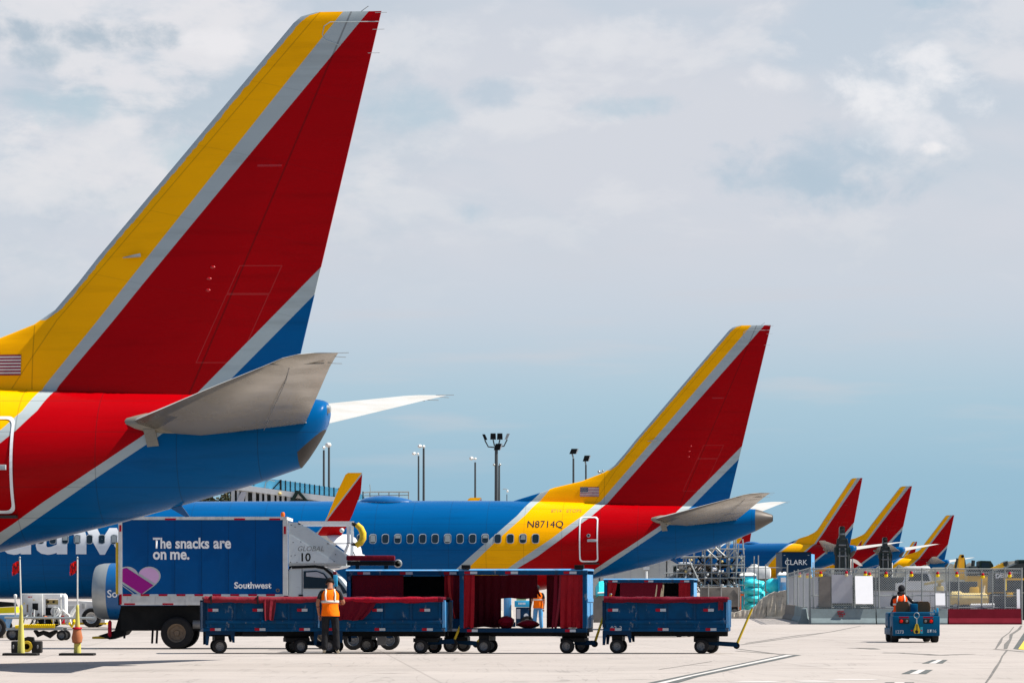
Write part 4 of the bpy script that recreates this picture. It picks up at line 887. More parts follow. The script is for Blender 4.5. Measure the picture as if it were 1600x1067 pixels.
    letter('maker_lettering', 'GLOBAL', X(465.5), X(506), Z(860.5), .0045, 'greyink', br, .006, .25); letter('truck_number', '10', X(471), X(485.5), Z(876.3), .0045, 'dark', br, .02)
    part('bridge_floor', t, 'plate', lambda bm: box(bm, X(450.5), X(541), .073, Wd - .073, Z(883.5), Z(878.5)), False)
    part('bridge_bracket', t, 'offwhite', lambda bm: prism(bm, [(X(508), Z(884)), (X(534), Z(884)), (X(530), Z(887)), (X(516), Z(888))], .1, .3), False)
    part('guard_rail', t, 'white', lambda bm: (box(bm, X(466), X(553), .02, .09, Z(819.5), Z(814)), box(bm, X(541.5), X(546.5), .02, .09, Z(848.7), Z(819.7)), box(bm, X(511), X(552), .02, .07, Z(849.7), Z(847.9))), False)
    part('guard_rail', t, 'white', lambda bm: (box(bm, X(466), X(553), Wd - .09, Wd - .02, Z(819.5), Z(814)), box(bm, X(541.5), X(546.5), Wd - .09, Wd - .02, Z(880), Z(819.7))), False)
    part('rail_stay', t, 'white', lambda bm: tube(bm, [(X(544), .05, Z(849.8)), (X(538), .05, Z(865))], .035, 8))
    cur = [(557, 819), (563.5, 825), (567, 833), (567, 841), (563, 848), (556, 852)]
    part('bridge_bumper', t, 'yellow', lambda bm: tube(bm, [(X(a), .05, Z(b)) for a, b in cur], [.07, .08, .085, .085, .08, .07], 12)); part('bumper_bracket', t, 'dark', lambda bm: (tube(bm, [(X(550), .06, Z(817)), (X(557), .05, Z(821))], .05, 8)))
    part('bumper_bracket', t, 'dark', lambda bm: tube(bm, [(X(549), .06, Z(849)), (X(557), .05, Z(851))], .04, 8))
    part('work_lamp', t, 'lamphead', lambda bm: blob(bm, (X(533.5), .3, Z(828)), .06, .06, .06))
    part('warning_streamer', t, 'lampred', lambda bm: fold_sheet(bm, X(560), X(564.5), -.02, Z(907), Z(891), 1, .015)); part('streamer_cord', t, 'dark', lambda bm: tube(bm, [(X(552), .05, Z(862)), (X(560), 0, Z(880)), (X(562), -.012, Z(891))], .01, 6))
    letter('panel_placard', 'o', X(431), X(437), Z(924.5), -.012, 'brownrim', t, .02)
truck()
def belt_loader():
    D = 97.0; o = Vector((wx(580, D), D, 0)); t = thing('belt_loader', 'maroon padded conveyor top showing above the covered cart behind the worker', 'belt loader', o); X = lambda px: wx(px, D) - o.x; Z = lambda py: wz(py, D)
    part('conveyor_pad', t, 'maroon', lambda bm: box(bm, X(541), X(616.5), 0, .5, Z(875.5), Z(867.5), 0, .03)); part('conveyor_frame', t, 'dark', lambda bm: box(bm, X(542), X(616), .02, .5, Z(883), Z(876)), False)
    part('roller_ring', t, 'steel', lambda bm: lathe(bm, [(.075, 0), (.105, .02), (.105, .08), (.075, .1), (.075, 0)], (X(621.5), .1, Z(880)), 'Y', 20))
    for a in (555, 600): part('support_leg', t, 'dblue', lambda bm: box(bm, X(a), X(a + 6), .15, .35, .45, Z(883.2)), False)
    part('loader_chassis', t, 'dblue', lambda bm: box(bm, X(540), X(622), 0, .6, .3, .6, 0, .03))
    for a in (552, 608):
        for y in (.05, .55): wheel(t, X(a), y, .25, .16, side=-1 if y < .3 else 1)
belt_loader()

# ------------------------------------------------------------------ people
def skinned(verts, edges, radii, levels=2):
    me = bpy.data.meshes.new('figure'); me.from_pydata(verts, edges, []); o = bpy.data.objects.new('figure', me); COL.objects.link(o)
    o.modifiers.new('skin', 'SKIN'); sd = o.modifiers.new('sub', 'SUBSURF'); sd.levels = levels; sd.render_levels = levels
    for i, r in enumerate(radii):
        me.skin_vertices[0].data[i].radius = r if isinstance(r, tuple) else (r, r)
    me.skin_vertices[0].data[0].use_root = True
    ev = o.evaluated_get(bpy.context.evaluated_depsgraph_get()); m2 = ev.to_mesh(); bm = nb(); bm.from_mesh(m2); ev.to_mesh_clear()
    bpy.data.objects.remove(o); bpy.data.meshes.remove(me); return bm
def person(label, loc, rz, J, vest, trousers='cloth', cap='cloth', group=None, sleeve_skin=True):
    """J: joints of the pose, the figure faces +y; body, clothes and hair are built on them"""
    t = thing('person', label, 'person', loc, rz, group)
    V = Vector; names = ['pelvis', 'waist', 'chest', 'neck', 'head0', 'head1', 'head2', 'shL', 'elL', 'wrL', 'haL', 'shR', 'elR', 'wrR', 'haR', 'hipL', 'knL', 'anL', 'toL', 'hipR', 'knR', 'anR', 'toR']
    rad = [(.15, .12), (.135, .105), (.16, .115), .055, .065, (.082, .095), (.06, .068), .062, .046, .03, .035, .062, .046, .03, .035, .088, .062, .042, .035, .088, .062, .042, .035]
    ix = {n: i for i, n in enumerate(names)}
    E = [('pelvis', 'waist'), ('waist', 'chest'), ('chest', 'neck'), ('neck', 'head0'), ('head0', 'head1'), ('head1', 'head2'), ('chest', 'shL'), ('shL', 'elL'), ('elL', 'wrL'), ('wrL', 'haL'), ('chest', 'shR'), ('shR', 'elR'), ('elR', 'wrR'), ('wrR', 'haR'),
         ('pelvis', 'hipL'), ('hipL', 'knL'), ('knL', 'anL'), ('anL', 'toL'), ('pelvis', 'hipR'), ('hipR', 'knR'), ('knR', 'anR'), ('anR', 'toR')]
    bm = skinned([J[n] for n in names], [(ix[a], ix[b]) for a, b in E], rad)
    head = V(J['head1']); up = (V(J['head2']) - V(J['head0'])).normalized(); fw = V((0, 1, 0)); fw = (fw - up * fw.dot(up)).normalized(); rt = fw.cross(up)
    blob(bm, head + fw * .105 - up * .015, .014, .022, .022, n=8); blob(bm, head + rt * .085 - up * .01, .012, .022, .032, n=8); blob(bm, head - rt * .085 - up * .01, .012, .022, .032, n=8)
    blob(bm, head + fw * .092 - up * .055, .024, .01, .007, 3, n=8)
    for s in (-1, 1): blob(bm, head + fw * .09 + rt * s * .033 + up * .018, .011, .008, .008, 3, n=8)
    for s, wr, ha in ((-1, 'wrL', 'haL'), (1, 'wrR', 'haR')):       # palm end -> five bent fingers
        a, b = V(J[wr]), V(J[ha]); d = (b - a).normalized(); u, w_ = frame_of(d); cur = V((0, 0, -1)); cur = (cur - d * cur.dot(d)); cur = cur.normalized() if cur.length > .1 else V((0, 1, 0))
        side = d.cross(cur)
        for k, ln in enumerate((.070, .080, .075, .058)):
            p = b + side * (k - 1.5) * .019 + d * .015; tube(bm, [p, p + d * ln * .5 + cur * .006, p + d * ln * .85 + cur * .024, p + d * ln + cur * .042], [.0095, .009, .008, .005], 6)
        p = b - side * .035 - d * .03; tube(bm, [p, p - side * .025 + d * .03, p - side * .028 + d * .062 + cur * .01], [.011, .010, .006], 6)
    for f in bm.faces:
        c = f.calc_center_median(); near = lambda n, r: (c - V(J[n])).length < r
        if f.material_index == 3: continue
        m_ = 1
        if c.z > V(J['neck']).z - .02 and (c - head).length < .26: m_ = 0
        if near('haL', .17) or near('haR', .17) or (sleeve_skin and (near('wrL', .16) or near('wrR', .16) or near('elR', .09) or near('elL', .09))): m_ = 0
        if near('toL', .17) or near('toR', .17): m_ = 2
        f.material_index = m_
    obj('body', bm, ['skin', 'cloth', 'shoe', 'hair'], t, ang=80)
    # hair / cap shell
    bm = nb(); rings = []
    for i in range(7):
        a = i / 6 * R(108); rr = math.sin(a) * 1.0; rings.append([head + up * (.015 + .118 * math.cos(a)) - fw * .012 + rt * .098 * rr * math.cos(k * math.pi / 9) + fw * .112 * rr * math.sin(k * math.pi / 9) for k in range(18)])
    rings[0] = [p + (rings[1][k] - p) * .05 for k, p in enumerate(rings[0])]
    loft(bm, rings); obj('hair' if cap == 'hair' else 'hat', bm, cap, t)
    # trousers
    n2 = ['pelvis', 'waist', 'hipL', 'knL', 'anL', 'hipR', 'knR', 'anR']; i2 = {n: i for i, n in enumerate(n2)}
    P = {n: V(J[n]) for n in n2}; P['waist'] = P['pelvis'].lerp(P['waist'], .5)
    bm = skinned([P[n] for n in n2], [(i2[a], i2[b]) for a, b in (('pelvis', 'waist'), ('pelvis', 'hipL'), ('hipL', 'knL'), ('knL', 'anL'), ('pelvis', 'hipR'), ('hipR', 'knR'), ('knR', 'anR'))], [(.165, .135), (.155, .125), .108, .085, .075, .108, .085, .075])
    obj('trousers', bm, trousers, t, ang=80)
    # vest: loft of oval sections from hip to shoulder
    pv, wa, ch, nk = V(J['pelvis']), V(J['waist']), V(J['chest']), V(J['neck']); secs = [(pv + V((0, 0, -.09)), .212, .165), (pv, .205, .158), (pv.lerp(wa, .5), .19, .15), (wa, .185, .145), (wa.lerp(ch, .5), .20, .15), (ch, .215, .155), (ch.lerp(nk, .55), .19, .125), (ch.lerp(nk, .85), .115, .085)]
    def sec(c, a, b, k, n=28): ph = 2 * math.pi * k / n; wr_ = 1 + .025 * math.sin(5 * ph + c.z * 9); return c + V((a * math.cos(ph) * wr_, b * math.sin(ph) * wr_, 0))
    bm = nb(); loft(bm, [[sec(c, a, b, k) for k in range(28)] for c, a, b in secs]); vm = obj('safety_vest', bm, vest, t, ang=70)
    bm = nb(); loft(bm, [[sec(wa.lerp(ch, q), .20 + dq, .152 + dq, k) for k in range(28)] for q, dq in ((.25, .004), (.26, .008), (.48, .010), (.49, .004))]); obj('reflective_band', bm, 'tape', vm, ang=70)
    for s in (-1, 1):
        bm = nb(); tube(bm, [c + V((s * a * .52, -b * .86 - .006, 0)) for c, a, b in secs[4:7]] + [ch.lerp(nk, .8) + V((s * .1, -.02, .0))], .021, 6); obj('reflective_strap', bm, 'tape', vm, ang=70)
    return t
V3 = Vector
def stand(lean=0., head=(0, .06, -.03), aL=None, aR=None):
    J = dict(pelvis=(0, 0, .97), waist=(0, lean * .3, 1.12), chest=(0, lean * .7, 1.36), neck=(0, lean, 1.52), hipL=(-.10, 0, .91), knL=(-.115, .02, .50), anL=(-.13, -.02, .09), toL=(-.15, .12, .045), hipR=(.10, 0, .91), knR=(.13, .02, .50), anR=(.16, .0, .09), toR=(.19, .14, .045))
    n = V3(J['neck']); J['head0'] = n + V3((0, head[1] * .5, .06)); J['head1'] = n + V3((head[0], head[1], .14 + head[2] * .5)); J['head2'] = n + V3((head[0], head[1] * 1.3, .22 + head[2]))
    J.update(shL=(-.20, lean * .85, 1.44), shR=(.20, lean * .85, 1.44)); J.update(aL or dict(elL=(-.26, lean, 1.16), wrL=(-.27, .1 + lean, .93), haL=(-.27, .13 + lean, .84))); J.update(aR or dict(elR=(.26, lean, 1.16), wrR=(.27, .1 + lean, .93), haR=(.27, .13 + lean, .84)))
    return J
J1 = stand(.12, (.0, .11, -.06), dict(elL=(-.29, .02, 1.18), wrL=(-.26, .12, .95), haL=(-.24, .17, .87)), dict(elR=(.31, .06, 1.17), wrR=(.22, .30, 1.16), haR=(.16, .38, 1.17)))
person('person in orange safety vest and black trousers standing behind a cart, back turned', (wx(516, 89.3), 89.3, 0), R(4), J1, 'hivis', 'cloth', 'hair')
person('person in orange vest seen through the open covered cart, pale blue trousers', (wx(841, 152), 152, 0), R(160), stand(.03), 'hivis', 'ltblue', 'cloth')

# ------------------------------------------------------------------ baggage tug with its driver
def tug():
    D = 112.6; o = Vector((wx(1431.5, D), D, 0)); t = thing('baggage_tug', 'blue baggage tug driving away with a driver, ring hitch on its tail', 'tug', o); X = lambda px: wx(px, D) - o.x; Z = lambda py: wz(py, D)
    part('tail_body', t, 'tugblue', lambda bm: (box(bm, X(1395), X(1468.5), 0, .95, Z(993), Z(962), 0, .025), box(bm, X(1396), X(1467), .03, .9, Z(962.2), Z(955.8), 0, .02)))
    part('floor_pan', t, 'tugblue', lambda bm: box(bm, X(1396), X(1467), .953, 2.75, .22, .42, 0, .02)); part('bonnet', t, 'tugblue', lambda bm: (box(bm, X(1398), X(1465), 2.0, 2.9, .422, .86, 0, .05))); part('seat_console', t, 'tugblue', lambda bm: (box(bm, X(1427), X(1438), .70, 1.2, .86, 1.12, 0, .03)))
    part('under_frame', t, 'dark', lambda bm: (prism(bm, [(X(1405), Z(993)), (X(1458), Z(993)), (X(1455), Z(996)), (X(1444), Z(996.5)), (X(1443), Z(998)), (X(1441), Z(996.6)), (X(1422), Z(996.6)), (X(1421), Z(998)), (X(1418), Z(996.4)), (X(1409), Z(997)), (X(1407), Z(998))], .15, 2.6)), False)
    for px in (1400, 1462.5): wheel(t, 0, .42, .245, .21, 'rim').location = (X(px) , .42, .245)
    for px in (1402, 1461): wheel(t, 0, 2.35, .245, .19, 'rim').location = (X(px), 2.35, .245)
    for w in t.children:
        if w.name.startswith('wheel'): w.rotation_euler = (0, 0, R(90))
    for a in (1415, 1448): part('seat_back', t, 'seat', lambda bm: (loft(bm, [[Vector((X(a) + q * k * .5, .78 + y, Z(956) + z)) for q, z in ((-.38, 0), (-.40, .14), (-.36, .26), (-.26, .31), (.26, .31), (.36, .26), (.40, .14), (.38, 0))] for k, y in ((.92, 0), (1, .03), (1, .10), (.92, .14))])))
    for a in (1415, 1448): part('seat_cushion', t, 'seat', lambda bm: box(bm, X(a) - .2, X(a) + .2, .93, 1.38, .66, .80, 0, .03)); part('seat_base', t, 'tugblue', lambda bm: box(bm, X(a) - .18, X(a) + .18, .955, 1.35, .424, .658), False)
    for s, a in ((0, 1404.5), (1, 1442.5)):
        lc = part('lamp_cluster', t, 'black', lambda bm: box(bm, X(a), X(a + 16), -.035, .0, Z(974), Z(966), 0, .017)); part('brake_lens', lc, 'lampred', lambda bm: lathe(bm, [(.008, -.052), (.045, -.046), (.05, -.03)], (X(a + (3.6 if not s else 12.2)), 0, Z(970)), 'Y', 18)); part('indicator_lens', lc, 'rim', lambda bm: lathe(bm, [(.008, -.05), (.036, -.045), (.04, -.03)], (X(a + (12.2 if not s else 3.6)), 0, Z(970)), 'Y', 18))
        part('reflector', t, 'red', lambda bm: box(bm, X(a), X(a + 15.5), -.006, .004, Z(965.2), Z(962.8)), False)
    part('hitch_ring', t, 'steel', lambda bm: tube(bm, [(X(1432) + .075 * math.cos(a), -.04, Z(961) + .08 * math.sin(a)) for a in [2 * math.pi * k / 20 for k in range(21)]], .010, 6)); part('hitch_pin', t, 'steel', lambda bm: tube(bm, [(X(1432), -.04, Z(965.5)), (X(1432), -.05, Z(977))], .018, 8))
    hk = part('tow_hitch', t, 'yellow', lambda bm: (prism(bm, [(X(1430.5), Z(974)), (X(1433.5), Z(974)), (X(1437), Z(984)), (X(1436), Z(989)), (X(1428), Z(989)), (X(1427), Z(984))], -.14, .0)), False); part('hitch_jaw', hk, 'black', lambda bm: (box(bm, X(1431.3), X(1432.7), -.146, -.139, Z(984), Z(975)), lathe(bm, [(.045, -.15), (.045, -.138)], (X(1431.5), 0, Z(986.5)), 'Y', 14)), False)
    for a in (1424.5, 1440): part('hitch_light', t, 'lampred', lambda bm: blob(bm, (X(a), -.01, Z(984.5)), .02, .015, .02))
    part('sticker', t, 'skyblue', lambda bm: box(bm, X(1438), X(1442), -.005, .004, Z(989.2), Z(979)), False)
    letter('fleet_number', '1273', X(1399.6), X(1412), Z(989), -.004, 'silverref', t, .02); letter('fleet_number', 'BT16', X(1449), X(1463), Z(987.6), -.004, 'silverref', t, .02); letter('small_number', '220', X(1453), X(1460), Z(960.4), .026, 'silverref', t, .02)
    part('side_marker', t, 'skyblue', lambda bm: (box(bm, X(1464), X(1467), .1, .18, Z(955.9), Z(949.5), 0, .01))); part('side_marker', t, 'skyblue', lambda bm: box(bm, X(1459.5), X(1462), .12, .18, Z(955.9), Z(952.5), 0, .01))
    part('steering_column', t, 'dark', lambda bm: tube(bm, [(X(1413), 2.05, .8), (X(1413), 1.75, 1.12)], .025, 8)); part('steering_wheel', t, 'black', lambda bm: tube(bm, [(X(1413) + .17 * math.cos(a), 1.75 - .05 * math.sin(a), 1.13 + .16 * math.sin(a)) for a in [2 * math.pi * k / 20 for k in range(21)]], .016, 6))
    sx = X(1412)
    J = dict(pelvis=(0, 1.12, .90), waist=(0, 1.06, 1.02), chest=(.01, 1.05, 1.24), neck=(.03, 1.08, 1.40), head0=(.035, 1.10, 1.455), head1=(.045, 1.12, 1.535), head2=(.05, 1.13, 1.62), shL=(-.19, 1.05, 1.32), elL=(-.24, 1.22, 1.08), wrL=(-.12, 1.5, 1.08), haL=(-.10, 1.58, 1.12),
             shR=(.20, 1.05, 1.32), elR=(.38, 1.02, 1.14), wrR=(.62, .98, 1.165), haR=(.70, .95, 1.15), hipL=(-.1, 1.15, .87), knL=(-.13, 1.58, .86), anL=(-.13, 1.72, .47), toL=(-.13, 1.88, .45), hipR=(.1, 1.15, .87), knR=(.13, 1.58, .86), anR=(.13, 1.72, .47), toR=(.13, 1.88, .45))
    J = {k: (v[0], v[1] - 1.12, v[2]) for k, v in J.items()}
    p = person('driver in red-orange vest and black hood seated on the blue tug, arm out', (o.x + sx, D + 1.12, 0), 0, J, 'redvis', 'cloth', 'cloth', sleeve_skin=False)
    part('sleeve_badge', p, 'tape', lambda bm: blob(bm, (.33, -.11, 1.20), .06, .015, .03))
    part('hood', p, 'cloth', lambda bm: (blob(bm, (.035, -.03, 1.42), .12, .12, .08), blob(bm, (.05, 0, 1.56), .105, .118, .115)))
tug()
# ------------------------------------------------------------------ equipment at the left
def frame_at(name, label, cat, px, D, group=None, rz=0.):
    o = Vector((wx(px, D), D, 0)); t = thing(name, label, cat, o, rz, group); return t, (lambda q: wx(q, D) - o.x), (lambda q: wz(q, D))
def ground_unit():
    D = 118; t, X, Z = frame_at('ground_service_unit', 'white ground service trailer with gas bottle and yellow coiled hose between two cones', 'service trailer', 62, D)
    part('trailer_frame', t, 'steel', lambda bm: (box(bm, X(9), X(98), 0, .09, Z(984), Z(980.5)), box(bm, X(9), X(98), 1.1, 1.19, Z(984), Z(980.5)), box(bm, X(30), X(33), .092, 1.098, Z(984), Z(981)), box(bm, X(80), X(83), .092, 1.098, Z(984), Z(981))), False)
    ca = part('cabinet', t, 'offwhite', lambda bm: box(bm, X(33), X(66), .1, 1.0, Z(963), Z(927), 0, .03)); part('cabinet_louvre', ca, 'dark', lambda bm: box(bm, X(50), X(59), .085, .11, Z(953), Z(942), 0, .01)); part('cabinet_stain', ca, 'brownrim', lambda bm: box(bm, X(41), X(43.5), .094, .11, Z(956), Z(944)), False)
    part('control_box', t, 'white', lambda bm: (box(bm, X(66), X(94), .15, .9, Z(935.5), Z(927), 0, .02), box(bm, X(66), X(70), .15, .9, Z(960), Z(935.4)), box(bm, X(90), X(93.5), .15, .9, Z(960), Z(935.4))), False); part('gauge_panel', t, 'tan', lambda bm: (box(bm, X(71), X(89), .3, .5, Z(944), Z(936.5))), False)
    for a in (73, 82): part('gauge', t, 'black', lambda bm: lathe(bm, [(.035, 0), (.035, .03)], (X(a), .265, Z(940)), 'Y', 14))
    b = part('gas_bottle', t, 'white', lambda bm: lathe(bm, [(.06, Z(961)), (.095, Z(959)), (.098, Z(934)), (.085, Z(930)), (.05, Z(928)), (.03, Z(927))], (X(99.6), .2, 0), 'Z', 20)); part('bottle_collar', b, 'lampred', lambda bm: lathe(bm, [(.05, Z(964)), (.05, Z(961.2))], (X(96.5), .2, 0), 'Z', 14)); part('bottle_foot', b, 'red', lambda bm: lathe(bm, [(.07, Z(974)), (.075, Z(964.3))], (X(96.5), .2, 0), 'Z', 14))
    part('drum', t, 'white', lambda bm: lathe(bm, [(.05, .0), (.14, .01), (.15, .06), (.15, .5), (.1, .52)], (X(86), .05, Z(955)), 'Y', 24)); part('engine_block', t, 'dark', lambda bm: (box(bm, X(67.5), X(79), .2, .8, Z(961), Z(949), 0, .03), box(bm, X(60), X(66), .05, .5, Z(975), Z(963)), box(bm, X(70), X(90), .12, .7, Z(974.5), Z(964))), False)
    part('orange_valve', t, 'orange', lambda bm: blob(bm, (X(71), .08, Z(964.5)), .08, .06, .05)); part('yellow_valve', t, 'hose', lambda bm: (blob(bm, (X(82), .1, Z(968)), .05, .05, .10)))
    def coil(bm):
        n = 15
        for i in range(n): lathe(bm, [(.035, -.016), (.062, -.012), (.066, 0), (.062, .012), (.035, .016)], (X(40) + i * (X(85) - X(40)) / (n - 1), -.03, Z(977.7)), 'X', 14)
        tube(bm, [(X(24), -.03, Z(979)), (X(40), -.03, Z(977.7)), (X(86), -.03, Z(977.5))], .05, 12)
    part('coiled_hose', t, 'hose', coil)
    part('push_bar', t, 'steel', lambda bm: (tube(bm, [(X(8), -.12, Z(964.6)), (X(60), -.12, Z(964.8)), (X(148), -.12, Z(965.4))], .038, 10))); part('bar_end_disc', t, 'steel', lambda bm: lathe(bm, [(.06, -.02), (.06, .02)], (X(147), -.12, Z(965.4)), 'Y', 16))
    part('lift_strut', t, 'white', lambda bm: tube(bm, [(X(103), .3, Z(976)), (X(112), .3, Z(956)), (X(121), .3, Z(943))], [.05, .06, .04], 8)); part('hose_elbow', t, 'white', lambda bm: tube(bm, [(X(93), .1, Z(976)), (X(92), .08, Z(962)), (X(97), .1, Z(953)), (X(106), .2, Z(961)), (X(109), .25, Z(975))], .04, 8))
    part('yellow_coupling', t, 'hose', lambda bm: (tube(bm, [(X(108), .0, Z(973)), (X(113), -.05, Z(979)), (X(116), -.05, Z(972)), (X(115), 0, Z(967))], .045, 8)))
    part('lower_pipes', t, 'exhaust', lambda bm: tube(bm, [(X(52), .3, Z(984)), (X(58), .3, Z(991)), (X(66), .3, Z(988)), (X(76), .3, Z(992)), (X(88), .3, Z(985))], [.05, .09, .07, .1, .05], 8))
    wheel(t, X(96), .08, .155, .13); wheel(t, X(96), 1.1, .155, .13, side=1); wheel(t, X(19), .08, .19, .15); wheel(t, X(19), 1.1, .19, .15, side=1)
    part('axle_bracket', t, 'steel', lambda bm: box(bm, X(94.5), X(97.5), .16, .24, .16, Z(984)), False); part('axle_bracket', t, 'steel', lambda bm: box(bm, X(17.5), X(20.5), .17, .25, .18, Z(984)), False)
    part('lamp_post', t, 'white', lambda bm: lathe(bm, [(.02, Z(963)), (.025, Z(935)), (.05, Z(933)), (.05, Z(929)), (.02, Z(928))], (X(22.7), .2, 0), 'Z', 12)); part('mount_plate', t, 'steel', lambda bm: box(bm, X(20), X(98), .02, 1.15, Z(980.3), Z(979)), False)
    rg = random.Random(4)
    for k in range(14):
        a, y = rg.uniform(34, 96), rg.uniform(962, 978); part('pipework', t, rg.choice(('steel', 'white', 'exhaust', 'steel', 'offwhite')), lambda bm: tube(bm, [(X(a), -.02, Z(y)), (X(a + rg.uniform(-6, 6)), -.03, Z(y - rg.uniform(4, 14))), (X(a + rg.uniform(2, 10)), 0, Z(y - rg.uniform(6, 18)))], rg.choice((.018, .025, .035)), 6))
    for k in range(5): part('sticker', ca, rg.choice(('hose', 'red', 'dark', 'tan')), lambda bm: (lambda a, y: box(bm, X(a), X(a + rg.uniform(1.5, 4)), .09, .099, Z(y), Z(y - rg.uniform(1, 3))))(rg.uniform(35, 60), rg.uniform(932, 960)), False)
ground_unit()
def cone(label, px, bag):
    D = 88.0; t, X, Z = frame_at('tall_cone', label, 'traffic cone', px, D, 'tall flagged cones beside the service trailer')
    part('cone_base', t, 'black', lambda bm: box(bm, -.39, .39, -.3, .3, .0, .055, 0, .02))
    cb = part('cone_shaft', t, 'cone', lambda bm: lathe(bm, [(.085, .056), (.082, .1), (.076, .3), (.055, .7), (.034, 1.02), (.04, 1.06), (.025, 1.13), (.02, 1.14)], (0, 0, 0), 'Z', 20))
    for z, h in ((.14, .09), (.42, .08)): part('reflective_band', cb, 'silverref', lambda bm: lathe(bm, [(.081 - z * .06, z), (.0825 - z * .06, z + .002), (.082 - (z + h) * .06, z + h), (.07 - (z + h) * .06, z + h + .001)], (0, 0, 0), 'Z', 20))
    top = 1.32 + (932 - 870) / 69.3
    pl = part('flag_pole', t, 'offwhite', lambda bm: tube(bm, [(0, 0, 1.13), (-.03 if not bag else 0, 0, top - .05)], .017, 8)); part('pole_tip', pl, 'steel', lambda bm: blob(bm, (-.03 if not bag else 0, 0, top - .02), .022, .022, .035))
    xx = -.03 if not bag else 0
    def cloth(bm):
        n = 7; R_ = [[Vector((xx - .17 * i / n, .035 * math.sin(i * 1.1 + j * .6) * i / n, top - .10 - .27 * j / 5 + .02 * math.sin(i * .8) - .03 * i / n)) for i in range(n + 1)] for j in range(6)]
        A = [[bm.verts.new(p) for p in r] for r in R_]; B = [[bm.verts.new(p + Vector((0, .006, 0))) for p in r] for r in R_]
        for j in range(5):
            for i in range(n):
                w_ = 1 if abs(i - j * 1.3) < .8 or abs((n - 1 - i) - j * 1.3) < .8 else 0
                bm.faces.new((A[j][i + 1], A[j][i], A[j + 1][i], A[j + 1][i + 1])).material_index = w_; bm.faces.new((B[j][i], B[j][i + 1], B[j + 1][i + 1], B[j + 1][i])).material_index = w_
    part('flag', pl, ['lampred', 'pink'], cloth)
    if bag:
        g = part('hanging_bag', t, 'bag', lambda bm: loft(bm, [[Vector((.0 + a * math.cos(k * math.pi / 8) * (1 + .08 * math.sin(k * 2.3 + z * 20)), -.07 + b * math.sin(k * math.pi / 8), z)) for k in range(16)] for a, b, z in ((.06, .05, .27), (.11, .09, .30), (.118, .10, .40), (.105, .09, .52), (.09, .07, .585), (.05, .04, .60))]))
        part('bag_tie', g, 'red', lambda bm: lathe(bm, [(.06, .575), (.115, .60), (.10, .635), (.05, .64)], (0, -.05, 0), 'Z', 16))
cone('tall lime cone with a red flag, leftmost, in front of dark wheel blocks', 33, False)
cone('tall lime cone with a red flag and a tan bag tied round it', 121, True)
def dolly():
    D = 92.0; t, X, Z = frame_at('tow_dolly', 'low black dolly with a yellow wheel rim behind the leftmost cone', 'dolly', 42, D)
    for a in (18, 50): part('rubber_block', t, 'black', lambda bm: box(bm, X(a), X(a + 15), -.1, .25, 0, Z(1001), 0, .03))
    part('dolly_bridge', t, 'black', lambda bm: prism(bm, [(X(33), Z(1010)), (X(33.3), Z(998)), (X(43), Z(994)), (X(52), Z(995)), (X(53), Z(1001)), (X(49), Z(1012))], .0, .2), False)
    part('wheel_ring', t, 'yellow', lambda bm: lathe(bm, [(.07, -.1), (.13, -.1), (.135, -.06), (.12, -.03), (.07, -.03), (.07, -.1)], (X(42.5), -.01, Z(1009.5)), 'Y', 24))
    for a in (20, 58): part('block_eye', t, 'rim', lambda bm: blob(bm, (X(a + 1.5), -.1, Z(1010)), .022, .01, .05))
dolly()
def left_loader():
    D = 125; t, X, Z = frame_at('belt_loader', 'blue and yellow belt loader cut off by the left edge', 'belt loader', -30, D)
    part('loader_body', t, 'ltblue', lambda bm: prism(bm, [(X(-95), Z(960)), (X(25), Z(960.5)), (X(22), Z(963.5)), (X(10), Z(966)), (X(5), Z(985)), (X(-95), Z(985))], .0, 1.6), False)
    part('conveyor', t, 'hose', lambda bm: prism(bm, [(X(-120), Z(962)), (X(-120), Z(955)), (X(22), Z(947.5)), (X(23), Z(957))], .2, 1.2), False); part('conveyor_belt', t, 'dark', lambda bm: prism(bm, [(X(-118), Z(954.3)), (X(21), Z(946.8)), (X(18), Z(941)), (X(-10), Z(939)), (X(-118), Z(947))], .25, 1.15), False)
    part('loader_counterweight', t, 'bbrown', lambda bm: box(bm, X(-60), X(4.5), .1, 1.5, Z(997), Z(985.2)), False)
    for a in (-80, -6):
        for y in (.0, 1.5): wheel(t, X(a), y, .33, .2, side=-1 if y < .5 else 1)
left_loader()
def pushback():
    D = 168; t, X, Z = frame_at('pushback_tractor', 'white pushback tractor seen below the blue belly beyond the left engine', 'tractor', 112, D)
    part('tractor_body', t, 'white', lambda bm: prism(bm, [(X(58), Z(972)), (X(58), Z(948)), (X(76), Z(938)), (X(124), Z(938.5)), (X(152), Z(940)), (X(164), Z(948)), (X(164), Z(972))], 0, 2.2), False)
    part('side_panel', t, 'offwhite', lambda bm: (box(bm, X(106), X(120), -.02, .0, Z(957), Z(946)), box(bm, X(128), X(133), -.02, .0, Z(950), Z(942))), False); part('yellow_trim', t, 'yellow', lambda bm: box(bm, X(56), X(166), .05, 2.15, Z(975.5), Z(972.2)), False)
    for a in (74, 143):
        for y in (.02, 2.1): wheel(t, X(a), y, .42, .3, 'offwhite', side=-1 if y < 1 else 1)
pushback()
